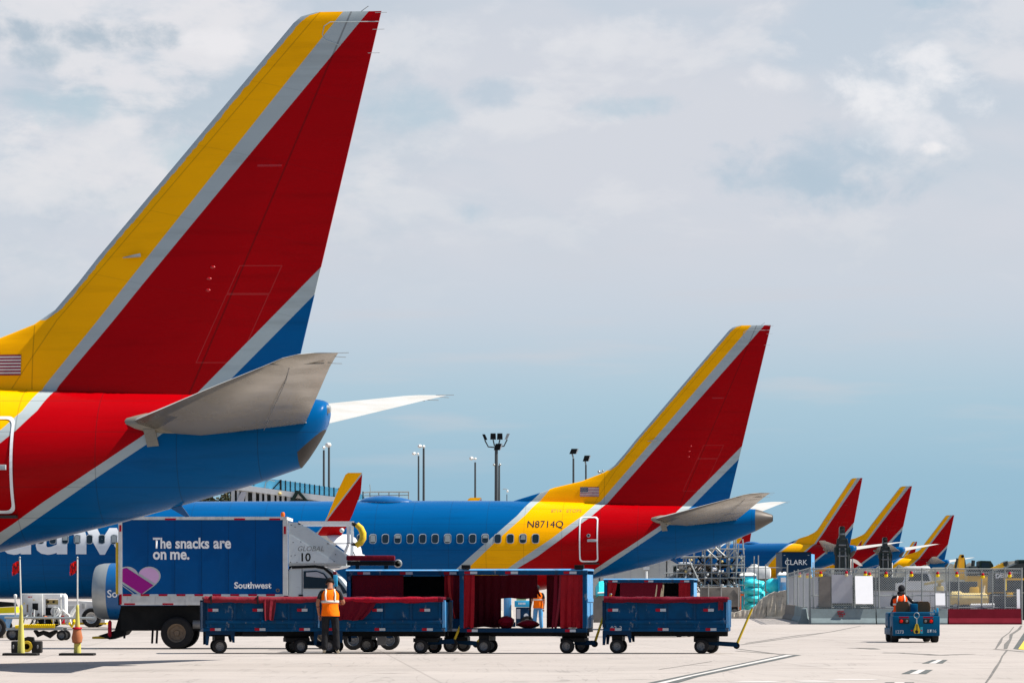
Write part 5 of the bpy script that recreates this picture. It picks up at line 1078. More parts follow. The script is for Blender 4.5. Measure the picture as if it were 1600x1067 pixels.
def tug2():
    D = 156; t, X, Z = frame_at('utility_tug', 'blue utility tug under the airliner belly, seen through the covered cart', 'tug', 816, D)
    part('tug_body', t, 'navy', lambda bm: (box(bm, X(806), X(829), 0, 1.6, Z(978), Z(948.5), 0, .04))); part('tug_fascia', t, 'skyblue', lambda bm: box(bm, X(804), X(830), -.05, 1.5, Z(948), Z(938), 0, .03)); part('tug_panel', t, 'gboard', lambda bm: box(bm, X(807), X(813), -.03, -.005, Z(966), Z(951)), False)
    part('fascia_lettering', t, 'planewhite', lambda bm: [box(bm, X(810 + k * 2.3), X(811.6 + k * 2.3), -.057, -.051, Z(944), Z(941)) for k in range(5)], False)
    part('oval_badge', t, 'planewhite', lambda bm: lathe(bm, [(.09, -.03), (.09, -.005)], (X(822), 0, Z(961.5)), 'Y', 20)); part('tug_seat', t, 'ltblue', lambda bm: box(bm, X(787), X(799), .2, 1.2, Z(972), Z(931), 0, .08)); part('amber_light', t, 'mach', lambda bm: blob(bm, (X(814.5), .3, Z(932.5)), .10, .1, .14)); part('tug_top', t, 'tan', lambda bm: box(bm, X(807), X(822), .2, 1.0, Z(937.8), Z(934.5)), False)
    part('tug_deck', t, 'dblue', lambda bm: box(bm, X(786), X(805.5), .05, 1.55, Z(979), Z(971.8)), False)
    for a in (791, 824):
        for y in (.0, 1.5): wheel(t, X(a), y, .28, .2, side=-1 if y < 1 else 1)
tug2()

# ------------------------------------------------------------------ terminal side behind the second airliner
def concourse():
    D = 236; t, X, Z = frame_at('jet_bridge', 'white walkway with sloping roof, columns and blue screen fence behind the airliner', 'walkway', 450, D)
    part('roof_edge', t, 'white', lambda bm: prism(bm, [(X(352), Z(759)), (X(372), Z(756.5)), (X(440), Z(766)), (X(548), Z(779)), (X(566), Z(792)), (X(540), Z(788)), (X(440), Z(774)), (X(360), Z(763.5))], 0, 4), False)
    for k, a in enumerate((361, 370, 383, 394, 405, 413, 423, 432, 440, 448)): part('column', t, 'offwhite', lambda bm: box(bm, X(a), X(a + (4 if k % 3 else 5.5)), .1, .5, 0, Z(764 + (a - 361) * .11)), False)
    part('glazing', t, 'dark', lambda bm: box(bm, X(352), X(560), .8, 3.5, 0, Z(788)), False); part('window_band', t, 'grime', lambda bm: prism(bm, [(X(358), Z(790)), (X(358), Z(764.5)), (X(440), Z(775)), (X(540), Z(789.5))], .6, .78), False); part('slanted_panel', t, 'gboard', lambda bm: prism(bm, [(X(369), Z(785)), (X(377), Z(768)), (X(385), Z(768)), (X(380), Z(785))], -.06, .06), False)
    part('low_wall', t, 'cream', lambda bm: box(bm, X(345), X(700), 1.0, 4, 0, Z(800)), False)
    part('screen_panel', t, 'bluefence', lambda bm: prism(bm, [(X(383), Z(757)), (X(388), Z(749)), (X(410), Z(746.5)), (X(436), Z(749)), (X(560), Z(767)), (X(572), Z(780)), (X(548), Z(778.6)), (X(440), Z(765.6))], 1.0, 1.04), False)
    for k in range(18): a = 437 + k * 7.6; part('screen_post', t, 'dark', lambda bm: tube(bm, [(X(a), .95, Z(766 + (a - 437) * .12)), (X(a), .95, Z(748.5 + (a - 437) * .142))], .035 if k else .06, 6))
    part('screen_brace', t, 'dark', lambda bm: tube(bm, [(X(424), .95, Z(764)), (X(436), .95, Z(751))], .035, 6)); part('screen_post', t, 'dark', lambda bm: tube(bm, [(X(395), .95, Z(758)), (X(395), .95, Z(751))], .03, 6)); part('screen_wire', t, 'rail', lambda bm: tube(bm, [(X(412), .96, Z(762)), (X(414), .96, Z(752)), (X(420), .96, Z(748.6)), (X(428), .96, Z(751))], .025, 6))
    part('gable_frame', t, 'greenblack', lambda bm: prism(bm, [(X(452), Z(785)), (X(463), Z(766)), (X(468), Z(766.5)), (X(483), Z(784)), (X(478), Z(785)), (X(466), Z(771)), (X(458), Z(785))], -.3, 0), False); part('roof_lamp', t, 'tan', lambda bm: blob(bm, (X(437), -.1, Z(771)), .12, .12, .09))
    for a in (576, 590, 606, 622, 637): part('railing_post', t, 'rail', lambda bm: tube(bm, [(X(a), 2, Z(802)), (X(a), 2, Z(766.5))], .035, 6))
    part('railing', t, 'rail', lambda bm: tube(bm, [(X(566), 2, Z(768)), (X(580), 2, Z(767)), (X(638), 2, Z(767))], .05, 6)); part('railing', t, 'rail', lambda bm: tube(bm, [(X(566), 2, Z(773)), (X(638), 2, Z(772))], .03, 6)); part('mast', t, 'rail', lambda bm: tube(bm, [(X(577), 2, Z(768)), (X(576), 2, Z(755))], .025, 6))
concourse()
def shrubs():
    D = 232; t, X, Z = frame_at('shrub', 'brown green shrubs at the left end of the white walkway', 'shrub', 338, D); rnd = random.Random(5); bm = nb()
    for k in range(1100):
        a = rnd.uniform(298, 358); top = 773 + 6 * math.sin(a * .21) + rnd.uniform(-2, 5); y = rnd.uniform(top, 800); p = Vector((X(a), rnd.uniform(0, 1.5), Z(y))); q = rnd.uniform(.05, .11)
        d = Vector((rnd.uniform(-1, 1), rnd.uniform(-1, 1), rnd.uniform(-1, 1))).normalized(); u, w_ = frame_of(d); bm.faces.new([bm.verts.new(p + u * q * a_ + w_ * q * b_) for a_, b_ in ((-1, -.5), (1, -.6), (.8, .6), (-.7, .7))]).material_index = rnd.choice((0, 0, 1))
    obj('foliage', bm, [mat('brown_green_leaf', (.06, .055, .03), .8), mat('olive_leaf', (.045, .06, .03), .8)], t, smooth=False)
    part('stem', t, 'brownrim', lambda bm: [tube(bm, [(X(a), .7, 0), (X(a + 1), .7, Z(790))], .06, 6) for a in (338,)])
shrubs()
def lamp(label, px, py0, D, heads, r=.09, m='pole'):
    t, X, Z = frame_at('light_pole', label, 'light pole', px, D, 'apron light poles behind the airliners'); S = F / D
    part('pole', t, m, lambda bm: tube(bm, [(0, 0, 0), (0, 0, Z(py0))], [r * 1.2, r * .8], 10)); part('pole_foot', t, 'cement', lambda bm: lathe(bm, [(.4, 0), (.36, .5)], (0, 0, 0), 'Z', 14))
    for k, (dx, py, w, h, kind) in enumerate(heads):
        x, z = dx / S, Z(py); a, b = w / S / 2, h / S / 2
        if kind == 'flat': part('lamp_head', t, ['dark', 'lamphead'], lambda bm: (prism(bm, [(x - a, z - b), (x - a * .5, z + b), (x + a, z + b), (x + a * .55, z - b)], -.12, .12, 0), prism(bm, [(x + a * .56, z - b), (x + a * 1.02, z + b), (x + a * 1.3, z + b), (x + a * .75, z - b)], -.13, .13, 1)), False); part('lamp_yoke', t, 'rail', lambda bm: tube(bm, [(0, 0, Z(py0)), (x - a * .3, 0, z - b)], .05, 6))
        elif kind == 'globe': part('lamp_head', t, 'lamphead', lambda bm: (blob(bm, (x, -.05, z), a, .3, b)))
        elif kind == 'box': part('lamp_head', t, 'dark', lambda bm: (prism(bm, [(x - a, z - b * .9), (x - a * .9, z + b), (x + a * .9, z + b), (x + a, z - b * .9)], -.2, .2)), False); part('lamp_stem', t, m, lambda bm: tube(bm, [(x, 0, z - b), (x * .6, 0, z - b - .35), (0, 0, z - b - .4)], .045, 6))
        elif kind == 'tilt': s = 1 if dx > 0 else -1; part('lamp_head', t, ['dark', 'steel'][0] if s < 0 else 'steel', lambda bm: prism(bm, [(x - a * .4 * s - a * .5, z - b), (x + s * a * .4 - a * .5, z + b), (x + s * a * .4 + a * .5, z + b), (x - s * a * .4 + a * .5, z - b * .8)], -.2, .2), False); part('lamp_stem', t, m, lambda bm: tube(bm, [(x, 0, z - b), (x * .7, 0, z - b - .4), (0, 0, z - b - .45)], .045, 6))
        else: part('camera', t, 'steel', lambda bm: blob(bm, (x, -.1, z), a, .2, b))
lamp('flood light tower with a row of four dark lamps on top, thickest pole', 775.5, 697, 236, [(-18, 683, 9, 9, 'tilt'), (-5, 682, 9, 10, 'box'), (5.5, 682, 9, 10, 'box'), (17, 682, 9, 9, 'tilt'), (2, 698, 12, 10, 'flat'), (-3.5, 726, 4, 4, 'camera')], .12)
lamp('slim pole close to the right of the flood light tower', 780, 727, 238, [(1.5, 725.5, 4, 4, 'camera')], .07)
lamp('pole with a flat dark solar lamp, left one of two beside the yellow dorsal fin', 896, 716, 225, [(0, 705, 13, 8, 'flat')], .07)
lamp('pole with a flat dark solar lamp, shorter one nearer the yellow dorsal fin', 915.5, 726, 232, [(0.5, 716, 11, 9, 'flat')], .065)
lamp('thin pole with pale double lamp standing left of the flood light tower', 742.5, 722, 260, [(-6, 716, 7, 6, 'globe'), (0, 716.5, 5, 4, 'globe')], .075)
lamp('tallest of two thin poles with pale lamps right of the yellow winglet', 662, 700, 270, [(-6, 697, 7, 6, 'globe'), (0, 697.5, 5, 5, 'globe')], .09)
lamp('shorter of two thin poles with pale lamps right of the yellow winglet', 654, 712, 285, [(-7, 708.5, 7, 5, 'globe'), (-1, 709, 4, 4, 'globe')], .075)
lamp('dark pole under the bright pale lamp beside the near tail cone', 514, 698, 270, [(-1, 695, 10, 8, 'globe')], .09)
lamp('dark pole with a small head just left of the brightest lamp pole', 506, 703, 272, [(0, 699, 5, 5, 'globe')], .09)
lamp('post with two small pale cameras behind the yellow dorsal fin', 937, 742, 225, [(-1, 737, 5, 5, 'camera'), (3, 739, 3, 3, 'camera'), (5, 735.5, 3, 4, 'camera')], .05)
lamp('post with one white camera on an arm right of the flood light tower', 792, 772, 240, [(1, 767, 3.5, 4.5, 'globe'), (-3, 763.8, 8, 1.2, 'camera')], .03)

# ------------------------------------------------------------------ building site at the right
FD = 187.0
def jersey(bm, p0, p1, h, w=.60, n=1):
    p0, p1 = Vector(p0), Vector(p1); d = (p1 - p0).normalized(); s = Vector((-d.y, d.x, 0)); prof = [(-w / 2, 0), (-w / 2, .08), (-w * .27, .30), (-w * .17, h), (w * .17, h), (w * .27, .30), (w / 2, .08), (w / 2, 0)]
    loft(bm, [[p + s * a + Vector((0, 0, z)) for a, z in prof] for p in (p0, p1)])
def barrier(label, a, b, m, h=.74):
    c = (Vector(a) + Vector(b)) / 2; t = thing('jersey_barrier', label, 'barrier', (c.x, c.y, 0), 0, 'jersey barriers along the site fence'); L_ = (Vector(b) - Vector(a)).length; d = (Vector(b) - Vector(a)).normalized()
    part('barrier_body', t, m, lambda bm: jersey(bm, Vector(a) - c + d * .03, Vector(b) - c - d * .03, h), True, 20)
    return t
xa, xb = wx(1266, FD), wx(1596, FD); bx = [wx(p, FD) for p in (1266, 1368.5, 1480.5, 1596)]
B1 = barrier('grey jersey barrier with a faded red stencil, left of the tug', (bx[0], FD, 0), (bx[1], FD, 0), 'bgrey'); B2 = barrier('grey jersey barrier half hidden behind the tug', (bx[1], FD, 0), (bx[2], FD, 0), 'bgrey'); B3 = barrier('dark red jersey barrier at the right edge', (bx[2], FD, 0), (bx[3], FD, 0), 'bred')
for q, ww, zz, m_ in (((1308, 1316), .3, .63, 'red'), ((1316.5, 1321), .3, .62, 'silverref'), ((1306, 1326), .02, .53, 'red'), ((1309, 1323), .02, .43, 'red')):
    pass
part('barrier_stencil', B1, 'red', lambda bm: [box(bm, wx(1308 + k * 2.6, FD) - (bx[0] + bx[1]) / 2, wx(1309.8 + k * 2.6, FD) - (bx[0] + bx[1]) / 2, -.232 + z * .0, -.11, z, z + .055) for k, z in ((0, .58), (1, .6), (2, .58), (3, .59), (0.3, .47), (1.4, .47), (2.5, .46), (3.8, .47), (1.1, .37), (2.6, .37))], False)
sp = [(wx(1266, FD), FD + .1), (wx(1258, 200), 200.), (wx(1245, 216), 216.), (wx(1230, 236), 236.)]
barrier('short pale end of the side barrier row, seen end on at the fence corner', (sp[0][0] - .25, sp[0][1] + .5, 0), (*sp[1], 0), 'bgrey'); barrier('grey middle barrier of the receding side row by the corner', (sp[1][0], sp[1][1], 0), (*sp[2], 0), 'bgrey', .82); barrier('brown weathered barrier at the far end of the side row', (sp[2][0], sp[2][1], 0), (*sp[3], 0), 'bbrown', .85)
def fence(name, label, pts, posts, h, rails=(1.0,), m_link=True):
    """chain-link run along pts; posts as fractions"""
    o = Vector((*pts[0], 0)); t = thing(name, label, 'fence', o); seg = [(Vector((*p, 0)) - o) for p in pts]; tot = sum((b - a).length for a, b in zip(seg, seg[1:]))
    def pos(f):
        d = f * tot
        for a, b in zip(seg, seg[1:]):
            L_ = (b - a).length
            if d <= L_ + 1e-6: return a + (b - a) * (d / L_)
            d -= L_
        return seg[-1]
    for f, hh in posts:
        p = pos(f); part('post', t, 'rail', lambda bm: tube(bm, [p, p + Vector((0, 0, hh))], .034, 8))
    for q in rails: part('rail', t, 'rail', lambda bm: tube(bm, [p + Vector((0, -.0, h * q)) for p in seg], .026, 8))
    if m_link:
        a, b = seg[0], seg[-1]; d = b - a; bm = nb(); v = [bm.verts.new((0, 0, .02)), bm.verts.new((d.length, 0, .02)), bm.verts.new((d.length, 0, h)), bm.verts.new((0, 0, h))]; bm.faces.new(v); k = obj('chain_link', bm, 'link', t, smooth=False); k.location = a; k.rotation_euler = (0, 0, math.atan2(d.y, d.x))
    return t
fy = FD + .42
def fp(px): return (px - 1266) / (1596 - 1266)
t = fence('chain_link_fence', 'long grey chain-link fence above the barriers at the right', [(wx(1266, fy), fy), (wx(1597, fy), fy)], [(fp(a), h) for a, h in ((1266, 2.75), (1271, 2.75), (1299, 2.65), (1332, 3.15), (1335, 2.7), (1368, 2.7), (1373, 2.8), (1415, 2.66), (1440, 2.7), (1461, 2.65), (1478, 2.75), (1482.5, 2.7), (1497, 2.6), (1533, 2.6), (1550, 2.7), (1569, 2.7), (1595.5, 2.72))], 2.66, (1.0, .93, .52, .30))
fence('side_fence', 'chain-link fence running away from the corner beside the brown barrier', [(wx(1265, fy), fy + .1), (wx(1229.5, 237), 237)], [(.0, 2.7), (.22, 2.6), (.45, 2.8), (.62, 2.8), (.97, 3.3), (1, 3.1)], 2.7, (1.0, .92))
fence('far_fence', 'bare pipe fence with tall posts above the stained concrete wall', [(wx(1150, 238.5), 238.5), (wx(1231, 238.3), 238.3)], [(.35, 3.8), (.43, 3.85), (.57, 3.3), (.99, 3.7)], 3.1, (1.0,), False)
for lab, a, b, y0, y1, m_, tilt in (('pale sheet board hung on the side fence, nearest the wall', 1240.5, 1251, 897, 944, 'gboard', 0), ('pale sheet board hung on the side fence, nearest the corner', 1251.8, 1264, 896, 946, 'gboard', 0), ('grey mesh screen board left of the plain grey board on the fence', 1280, 1298, 900, 948, 'bbrown', 0), ('plain grey board on the fence above the red stencil', 1299.5, 1332, 897, 942, 'gboard', 0), ('bright white board on the fence between two tall posts', 1337, 1364.5, 898, 943, 'board', .25), ('small white board low on the fence right of the tug driver', 1462, 1477, 926, 945, 'board', .2), ('narrow white board at the right end of the fence', 1589, 1594, 920, 950, 'board', .1)):
    D = fy - .10 - tilt * 2.2 if a > 1265 else (222 if a < 1250 else 208); t = tag(part('sign_board', None, [m_, 'steel'], lambda bm: (box(bm, wx(a, D) - wx((a + b) / 2, D), wx(b, D) - wx((a + b) / 2, D), 0, .03, wz(y1, D) - wz(y0, D) * 0 - wz(y1, D), wz(y0, D) - wz(y1, D)),), False), lab, 'board', 'boards hung on the site fence'); t.location = (wx((a + b) / 2, D), D, wz(y1, D)); t.rotation_euler = (-tilt, 0, 0)
for k, (px, py, lab) in enumerate(((1249.5, 897.5, 'first from the left'), (1261.5, 898.5, 'left one of the closest pair'), (1265.5, 898.5, 'right one of the closest pair'), (1282.3, 896.5, 'left of the grey mesh screen'), (1322.5, 896, 'paler one above the plain grey board'), (1352, 896, 'over the left half of the white board'), (1358.5, 898, 'over the right half of the white board'), (1384.5, 897, 'above and left of the tug driver'), (1424, 896.5, 'above the white parked pickup'), (1465, 897, 'above the small white board'), (1495, 897, 'over the left end of the red barrier'), (1535.5, 899, 'above the yellow tank'), (1577.5, 897.5, 'in front of the machine lettering'))):
    D = fy - .12 if px > 1266 else 210 - (px - 1249) * 1.0; t, X, Z = frame_at('warning_lamp', 'yellow warning lamp with red top, ' + lab, 'warning lamp', px, D, 'warning lamps along the fence top'); t.location.z = wz(py + 4.5, D); s = .8 if k == 4 else 1
    part('lamp_housing', t, 'hose' if k != 4 else 'beige', lambda bm: loft(bm, [[Vector((a * math.cos(q * math.pi / 6), a * .6 * math.sin(q * math.pi / 6), z)) for q in range(12)] for a, z in ((.03, 0), (.075 * s, .02), (.095 * s, .08), (.08 * s, .14), (.05, .15))])); part('lamp_lens', t, 'red', lambda bm: lathe(bm, [(.05, .151), (.075, .16), (.07, .22), (.04, .27)], (0, 0, 0), 'Z', 14))
def wall():
    D = 237.; o = wx(1187, D); t = thing('retaining_wall', 'stained concrete block wall with a sloping top left of the fence corner', 'wall', (o, D, 0)); X = lambda q: wx(q, D) - o; Z = lambda q: wz(q, D)
    bm = nb(); n = 40; xs = [X(1118) + (X(1231) - X(1118)) * i / n for i in range(n + 1)]; rr = random.Random(2)
    def top(x): q = (x + o) / D * F + 800; return Z(lerp_tab([(1100, 959), (1142, 957), (1172, 952), (1180, 947), (1195, 932), (1204, 926), (1232, 922)], q)[0]) + rr.uniform(-.05, .05)
    ts = [top(x) for x in xs]; rows = []
    for y, zf in ((0, 0), (0, .33), (0, .66), (0, 1), (1.2, 1), (1.2, 0)): rows.append([bm.verts.new((x, y + rr.uniform(-.05, .05) * (0 < zf < 1), t_ * zf)) for x, t_ in zip(xs, ts)])
    for a, b in zip(rows, rows[1:]):
        for i in range(n): bm.faces.new((a[i], a[i + 1], b[i + 1], b[i]))
    for i in (0, n): bm.faces.new([r[i] for r in rows] if i else [r[i] for r in rows][::-1])
    obj('wall_face', bm, 'rubble', t, smooth=False)
    part('kerb', t, 'cement', lambda bm: box(bm, X(1196), X(1230), -.5, -.06, 0, .12, 0, .02)); part('joint', t, 'dark', lambda bm: box(bm, X(1197), X(1197.5), -.02, .0, .1, Z(940)), False)
wall()
def toilet(label, px, w, y0, y1, D, sign):
    t, X, Z = frame_at('portable_toilet', label, 'portable toilet', px, D, 'portable toilets behind the concrete wall'); a = w / 2 / (F / D)
    part('cabin', t, 'toilet' if not sign else 'skyblue', lambda bm: box(bm, -a, a, 0, 1.2, 0, Z(y0 + 5), 0, .03)); part('toilet_roof', t, 'white', lambda bm: loft(bm, [[Vector((sx * a * k, .6 + sy * .6 * k, Z(y0 + 5) + z)) for sx, sy in ((-1, -1), (1, -1), (1, 1), (-1, 1))] for k, z in ((1.03, .003), (1.03, .06), (.9, .16), (.5, .24))])); part('toilet_door', t, 'ltblue' if sign else 'teal', lambda bm: box(bm, -a * .75, a * .75, -.03, 0, .1, Z(y0 + 7), 0, .01))
    if sign: part('door_sign', t, 'planewhite', lambda bm: box(bm, -.16, .16, -.04, -.031, Z(909), Z(902)), False); part('vent_pipe', t, 'dark', lambda bm: lathe(bm, [(.09, Z(897)), (.07, Z(893)), (.02, Z(890))], (-a * .2, .2, 0), 'Z', 12))
toilet('blue portable toilet behind the stacked teal bundles', 1169, 26, 895, 930, 247, False); toilet('bright blue portable toilet with a white door sign next to the fence corner', 1224, 15, 894, 925, 243, True)
def bundle(label, px, y0, y1, w, D, n):
    t, X, Z = frame_at('wrapped_bundle', label, 'bundle', px, D, 'teal wrapped bundles stacked behind the wall'); a = w / 2 / (F / D); z0, z1 = 0, Z(y0); h = (z1 - z0) / n; rr = random.Random(int(px))
    for k in range(n): part('wrapped_layer', t, 'teal', lambda bm: blob(bm, (rr.uniform(-.06, .06), .5, z0 + h * (k + .5)), a * rr.uniform(.93, 1.06), .55, h * .58, jit=.04, n=16))
bundle('tallest stack of teal wrapped bundles, four layers', 1178, 905, 941, 31, 243, 5); bundle('narrow teal bundle stack just right of the tallest one', 1191, 908, 934, 16, 244.6, 4); bundle('wide low teal bundle left of the bright blue toilet', 1208, 905, 930, 30, 243.6, 3)
def tank():
    t, X, Z = frame_at('water_tank', 'white plastic tank standing behind the teal bundles', 'tank', 1187, 252); part('tank_shell', t, 'white', lambda bm: (box(bm, X(1168), X(1205), 0, 1.6, Z(905), Z(884.5), 0, .25))); part('tank_lid', t, 'offwhite', lambda bm: lathe(bm, [(.25, Z(884.4)), (.25, Z(882)), (.1, Z(881))], (X(1180), .8, 0), 'Z', 16)); part('tank_stand', t, 'bbrown', lambda bm: box(bm, X(1166), X(1207), .1, 1.5, 0, Z(905.1)), False)
tank()
def scaffold():
    D = 246; t, X, Z = frame_at('scaffold_tower', 'dense steel scaffolding under the tail cone with many pipes and braces', 'scaffold', 1105, D); rr = random.Random(11)
    ups = [(1046, 893), (1058, 880), (1072, 868), (1086, 858), (1100, 850), (1113, 846), (1126, 843), (1139, 836), (1150, 832), (1161, 862)]
    for a, tp in ups:
        for y in (0, 2.2): q = a + rr.uniform(-1.5, 1.5); part('upright', t, 'steel', lambda bm: tube(bm, [(X(q), y, 0), (X(q), y, Z(tp + rr.uniform(0, 5)))], .045, 6))
    for py in (925, 914, 902, 894, 882, 870, 858):
        a0 = next(a for a, tp in ups if tp <= py + 2)
        for y in (-.06, 2.14): part('ledger', t, 'steel', lambda bm: tube(bm, [(X(a0 - 6), y, Z(py + rr.uniform(-1, 1))), (X(1164), y, Z(py + rr.uniform(-1, 1)))], .04, 6))
    for py in (902.6, 882.6, 868.6): a0 = next(a for a, tp in ups if tp <= py + 2); part('deck', t, 'bbrown', lambda bm: box(bm, X(a0), X(1160), .1, 2.1, Z(py + 1.4), Z(py)), False)
    for k in range(85):
        a = rr.uniform(1046, 1150); tp = max(845, 893 - (a - 1046) * .75); y0 = rr.uniform(tp + 8, 925); L_ = rr.uniform(10, 26); s = rr.choice((-1, 1)); part('brace', t, rr.choice(('steel', 'steel', 'rail', 'dark', 'brownrim')), lambda bm: tube(bm, [(X(a), rr.uniform(-.12, 2.3), Z(y0)), (X(min(a + L_ * .8, 1166)), rr.uniform(-.12, 2.3), Z(max(tp, y0 - s * L_)))], rr.choice((.03, .04, .05)), 6))
    for k in range(34):
        a = rr.uniform(1050, 1148); tp = max(848, 893 - (a - 1046) * .75); part('coupler', t, rr.choice(('lamphead', 'steel', 'rim', 'dark', 'tan')), lambda bm: blob(bm, (X(a), -.12, Z(rr.uniform(tp + 3, 922))), .09, .08, .09, n=8))
    for a, y0, b, y1 in ((1104, 858, 1122, 874), (1118, 855, 1132, 868), (1076, 873, 1092, 908), (1154, 850, 1150, 897), (1160, 842, 1162, 866)): part('long_brace', t, 'steel', lambda bm: tube(bm, [(X(a), -.16, Z(y0)), (X(b), -.16, Z(y1))], .05, 6))
    for k in range(10): part('stacked_panel', t, rr.choice(('dark', 'bbrown', 'greenblack', 'rim')), lambda bm: (lambda a, y: box(bm, X(a), X(a + rr.uniform(6, 16)), 1.0, 1.9, Z(y), Z(y - rr.uniform(3, 9))))(rr.uniform(1052, 1140), rr.uniform(884, 926)), False)
scaffold()
def cabin():
    D = 256; t, X, Z = frame_at('site_cabin', 'pale grey panel wall of a site cabin under the blue belly', 'cabin', 1000, D); part('cabin_wall', t, 'cream', lambda bm: box(bm, X(900), X(1052), 0, 3, 0, Z(868)), False); part('cabin_roof', t, 'offwhite', lambda bm: box(bm, X(898), X(1054), -.2, 3.2, Z(868) + .003, Z(865)), False); part('down_pipe', t, 'white', lambda bm: (tube(bm, [(X(1010), -.1, 0), (X(1010), -.1, Z(892))], .1, 8)))
    for a in (960, 985, 1030, 1041): part('panel_joint', t, 'dark' if a > 1035 else 'gboard', lambda bm: box(bm, X(a), X(a + (1.5 if a > 1035 else .6)), -.02, 0, .1, Z(870)), False)
    part('fascia', t, 'white', lambda bm: box(bm, X(1005), X(1015), -.14, -.02, Z(890), Z(885)), False)
cabin()
def misc():
    t, X, Z = frame_at('tarpaulin_sheet', 'teal tarpaulin draped over a low heap beside the covered cart end', 'tarpaulin', 945, 200); part('tarp_pallet', t, 'bbrown', lambda bm: box(bm, X(928), X(962), .15, 1.5, 0, Z(929), 0, .02)); part('tarp', t, 'teal', lambda bm: loft(bm, [[Vector((X(a), y, max(0, z))) for y, z in ((0, Z(930)), (.1, Z(924 + dy)), (.6, Z(907 + dy)), (1.2, Z(909 + dy)), (1.6, Z(930)))] for a, dy in ((931, 9), (936, 1), (943, 0), (951, 2), (957, 9))], closed=False, caps=False)); part('tarp_rope', t, 'white', lambda bm: tube(bm, [(X(934), .05, Z(926)), (X(950), .05, Z(925)), (X(957), .06, Z(923))], .05, 6))
    t, X, Z = frame_at('scissor_lift', 'orange work platform peeping over the right end of the cart', 'work platform', 1144, 242); part('lift_base', t, 'orange', lambda bm: box(bm, X(1131), X(1158), 0, 1.2, .25, Z(931), 0, .04)); part('lift_basket', t, 'orange', lambda bm: (box(bm, X(1132), X(1150), 0, 1.1, Z(923), Z(921)), box(bm, X(1132), X(1134), 0, .1, Z(931), Z(918)), box(bm, X(1148), X(1150), 0, .1, Z(931), Z(918)), box(bm, X(1133), X(1162), .2, .9, Z(930.5), Z(927))), False)
    for a in (1135, 1154): wheel(t, X(a), .05, .2, .16); wheel(t, X(a), 1.1, .2, .16, side=1)
    t, X, Z = frame_at('low_trailer', 'beige flat trailer with white stakes between far cart and orange platform', 'trailer', 1120, 241); part('trailer_side', t, 'bbrown', lambda bm: box(bm, X(1096), X(1157), 0, 2, .7, Z(917), 0, .02)); part('trailer_edge', t, 'cement', lambda bm: box(bm, X(1094), X(1127), -.06, -.002, Z(918), Z(916)), False)
    for a in (1106, 1126, 1153): part('stake', t, 'cement', lambda bm: box(bm, X(a), X(a + 2), -.14, -.062, .5, Z(912)), False)
    for a in (1102, 1148): wheel(t, X(a), .2, .36, .25); wheel(t, X(a), 1.8, .36, .25, side=1)
misc()
def containers():
    D = 262; t, X, Z = frame_at('office_container', 'navy container lettered CLARK with a light blue end, raised above the fence', 'container', 1249, D); part('container_shell', t, 'navy', lambda bm: box(bm, X(1222), X(1267.5), 0, 6, Z(901), Z(863)), False); part('container_end', t, 'ltblue', lambda bm: loft(bm, [[Vector((X(1267.6), .0, z)), Vector((X(1278.5), 3.2, z)), Vector((X(1278.5), 6, z)), Vector((X(1267.6), 6, z))] for z in (Z(901), Z(865))]), False)
    letter('container_lettering', 'CLARK', X(1226.5), X(1261.5), Z(882), -.02, 'planewhite', t, .004)
    for a in (1271, 1275): part('end_lettering', t, 'planewhite', lambda bm: [box(bm, X(a), X(a + 1.6), 3.2 * (a - 1267.6) / 10.9 - .05, 3.2 * (a - 1266) / 10.9, Z(888 - k * 4), Z(885.5 - k * 4)) for k in range(3)], False)
    for a in (1224.5, 1262): part('corner_bracket', t, 'planesil', lambda bm: (box(bm, X(a), X(a + 2.5), -.02, -.002, Z(867.5), Z(866.5))), False)
    part('container_base', t, 'gboard', lambda bm: box(bm, X(1221), X(1279), .2, 5.8, 0, Z(901.2)), False); part('roof_trim', t, 'dark', lambda bm: box(bm, X(1221.6), X(1267.8), -.03, 6.03, Z(863) + .003, Z(861.8)), False)
containers()
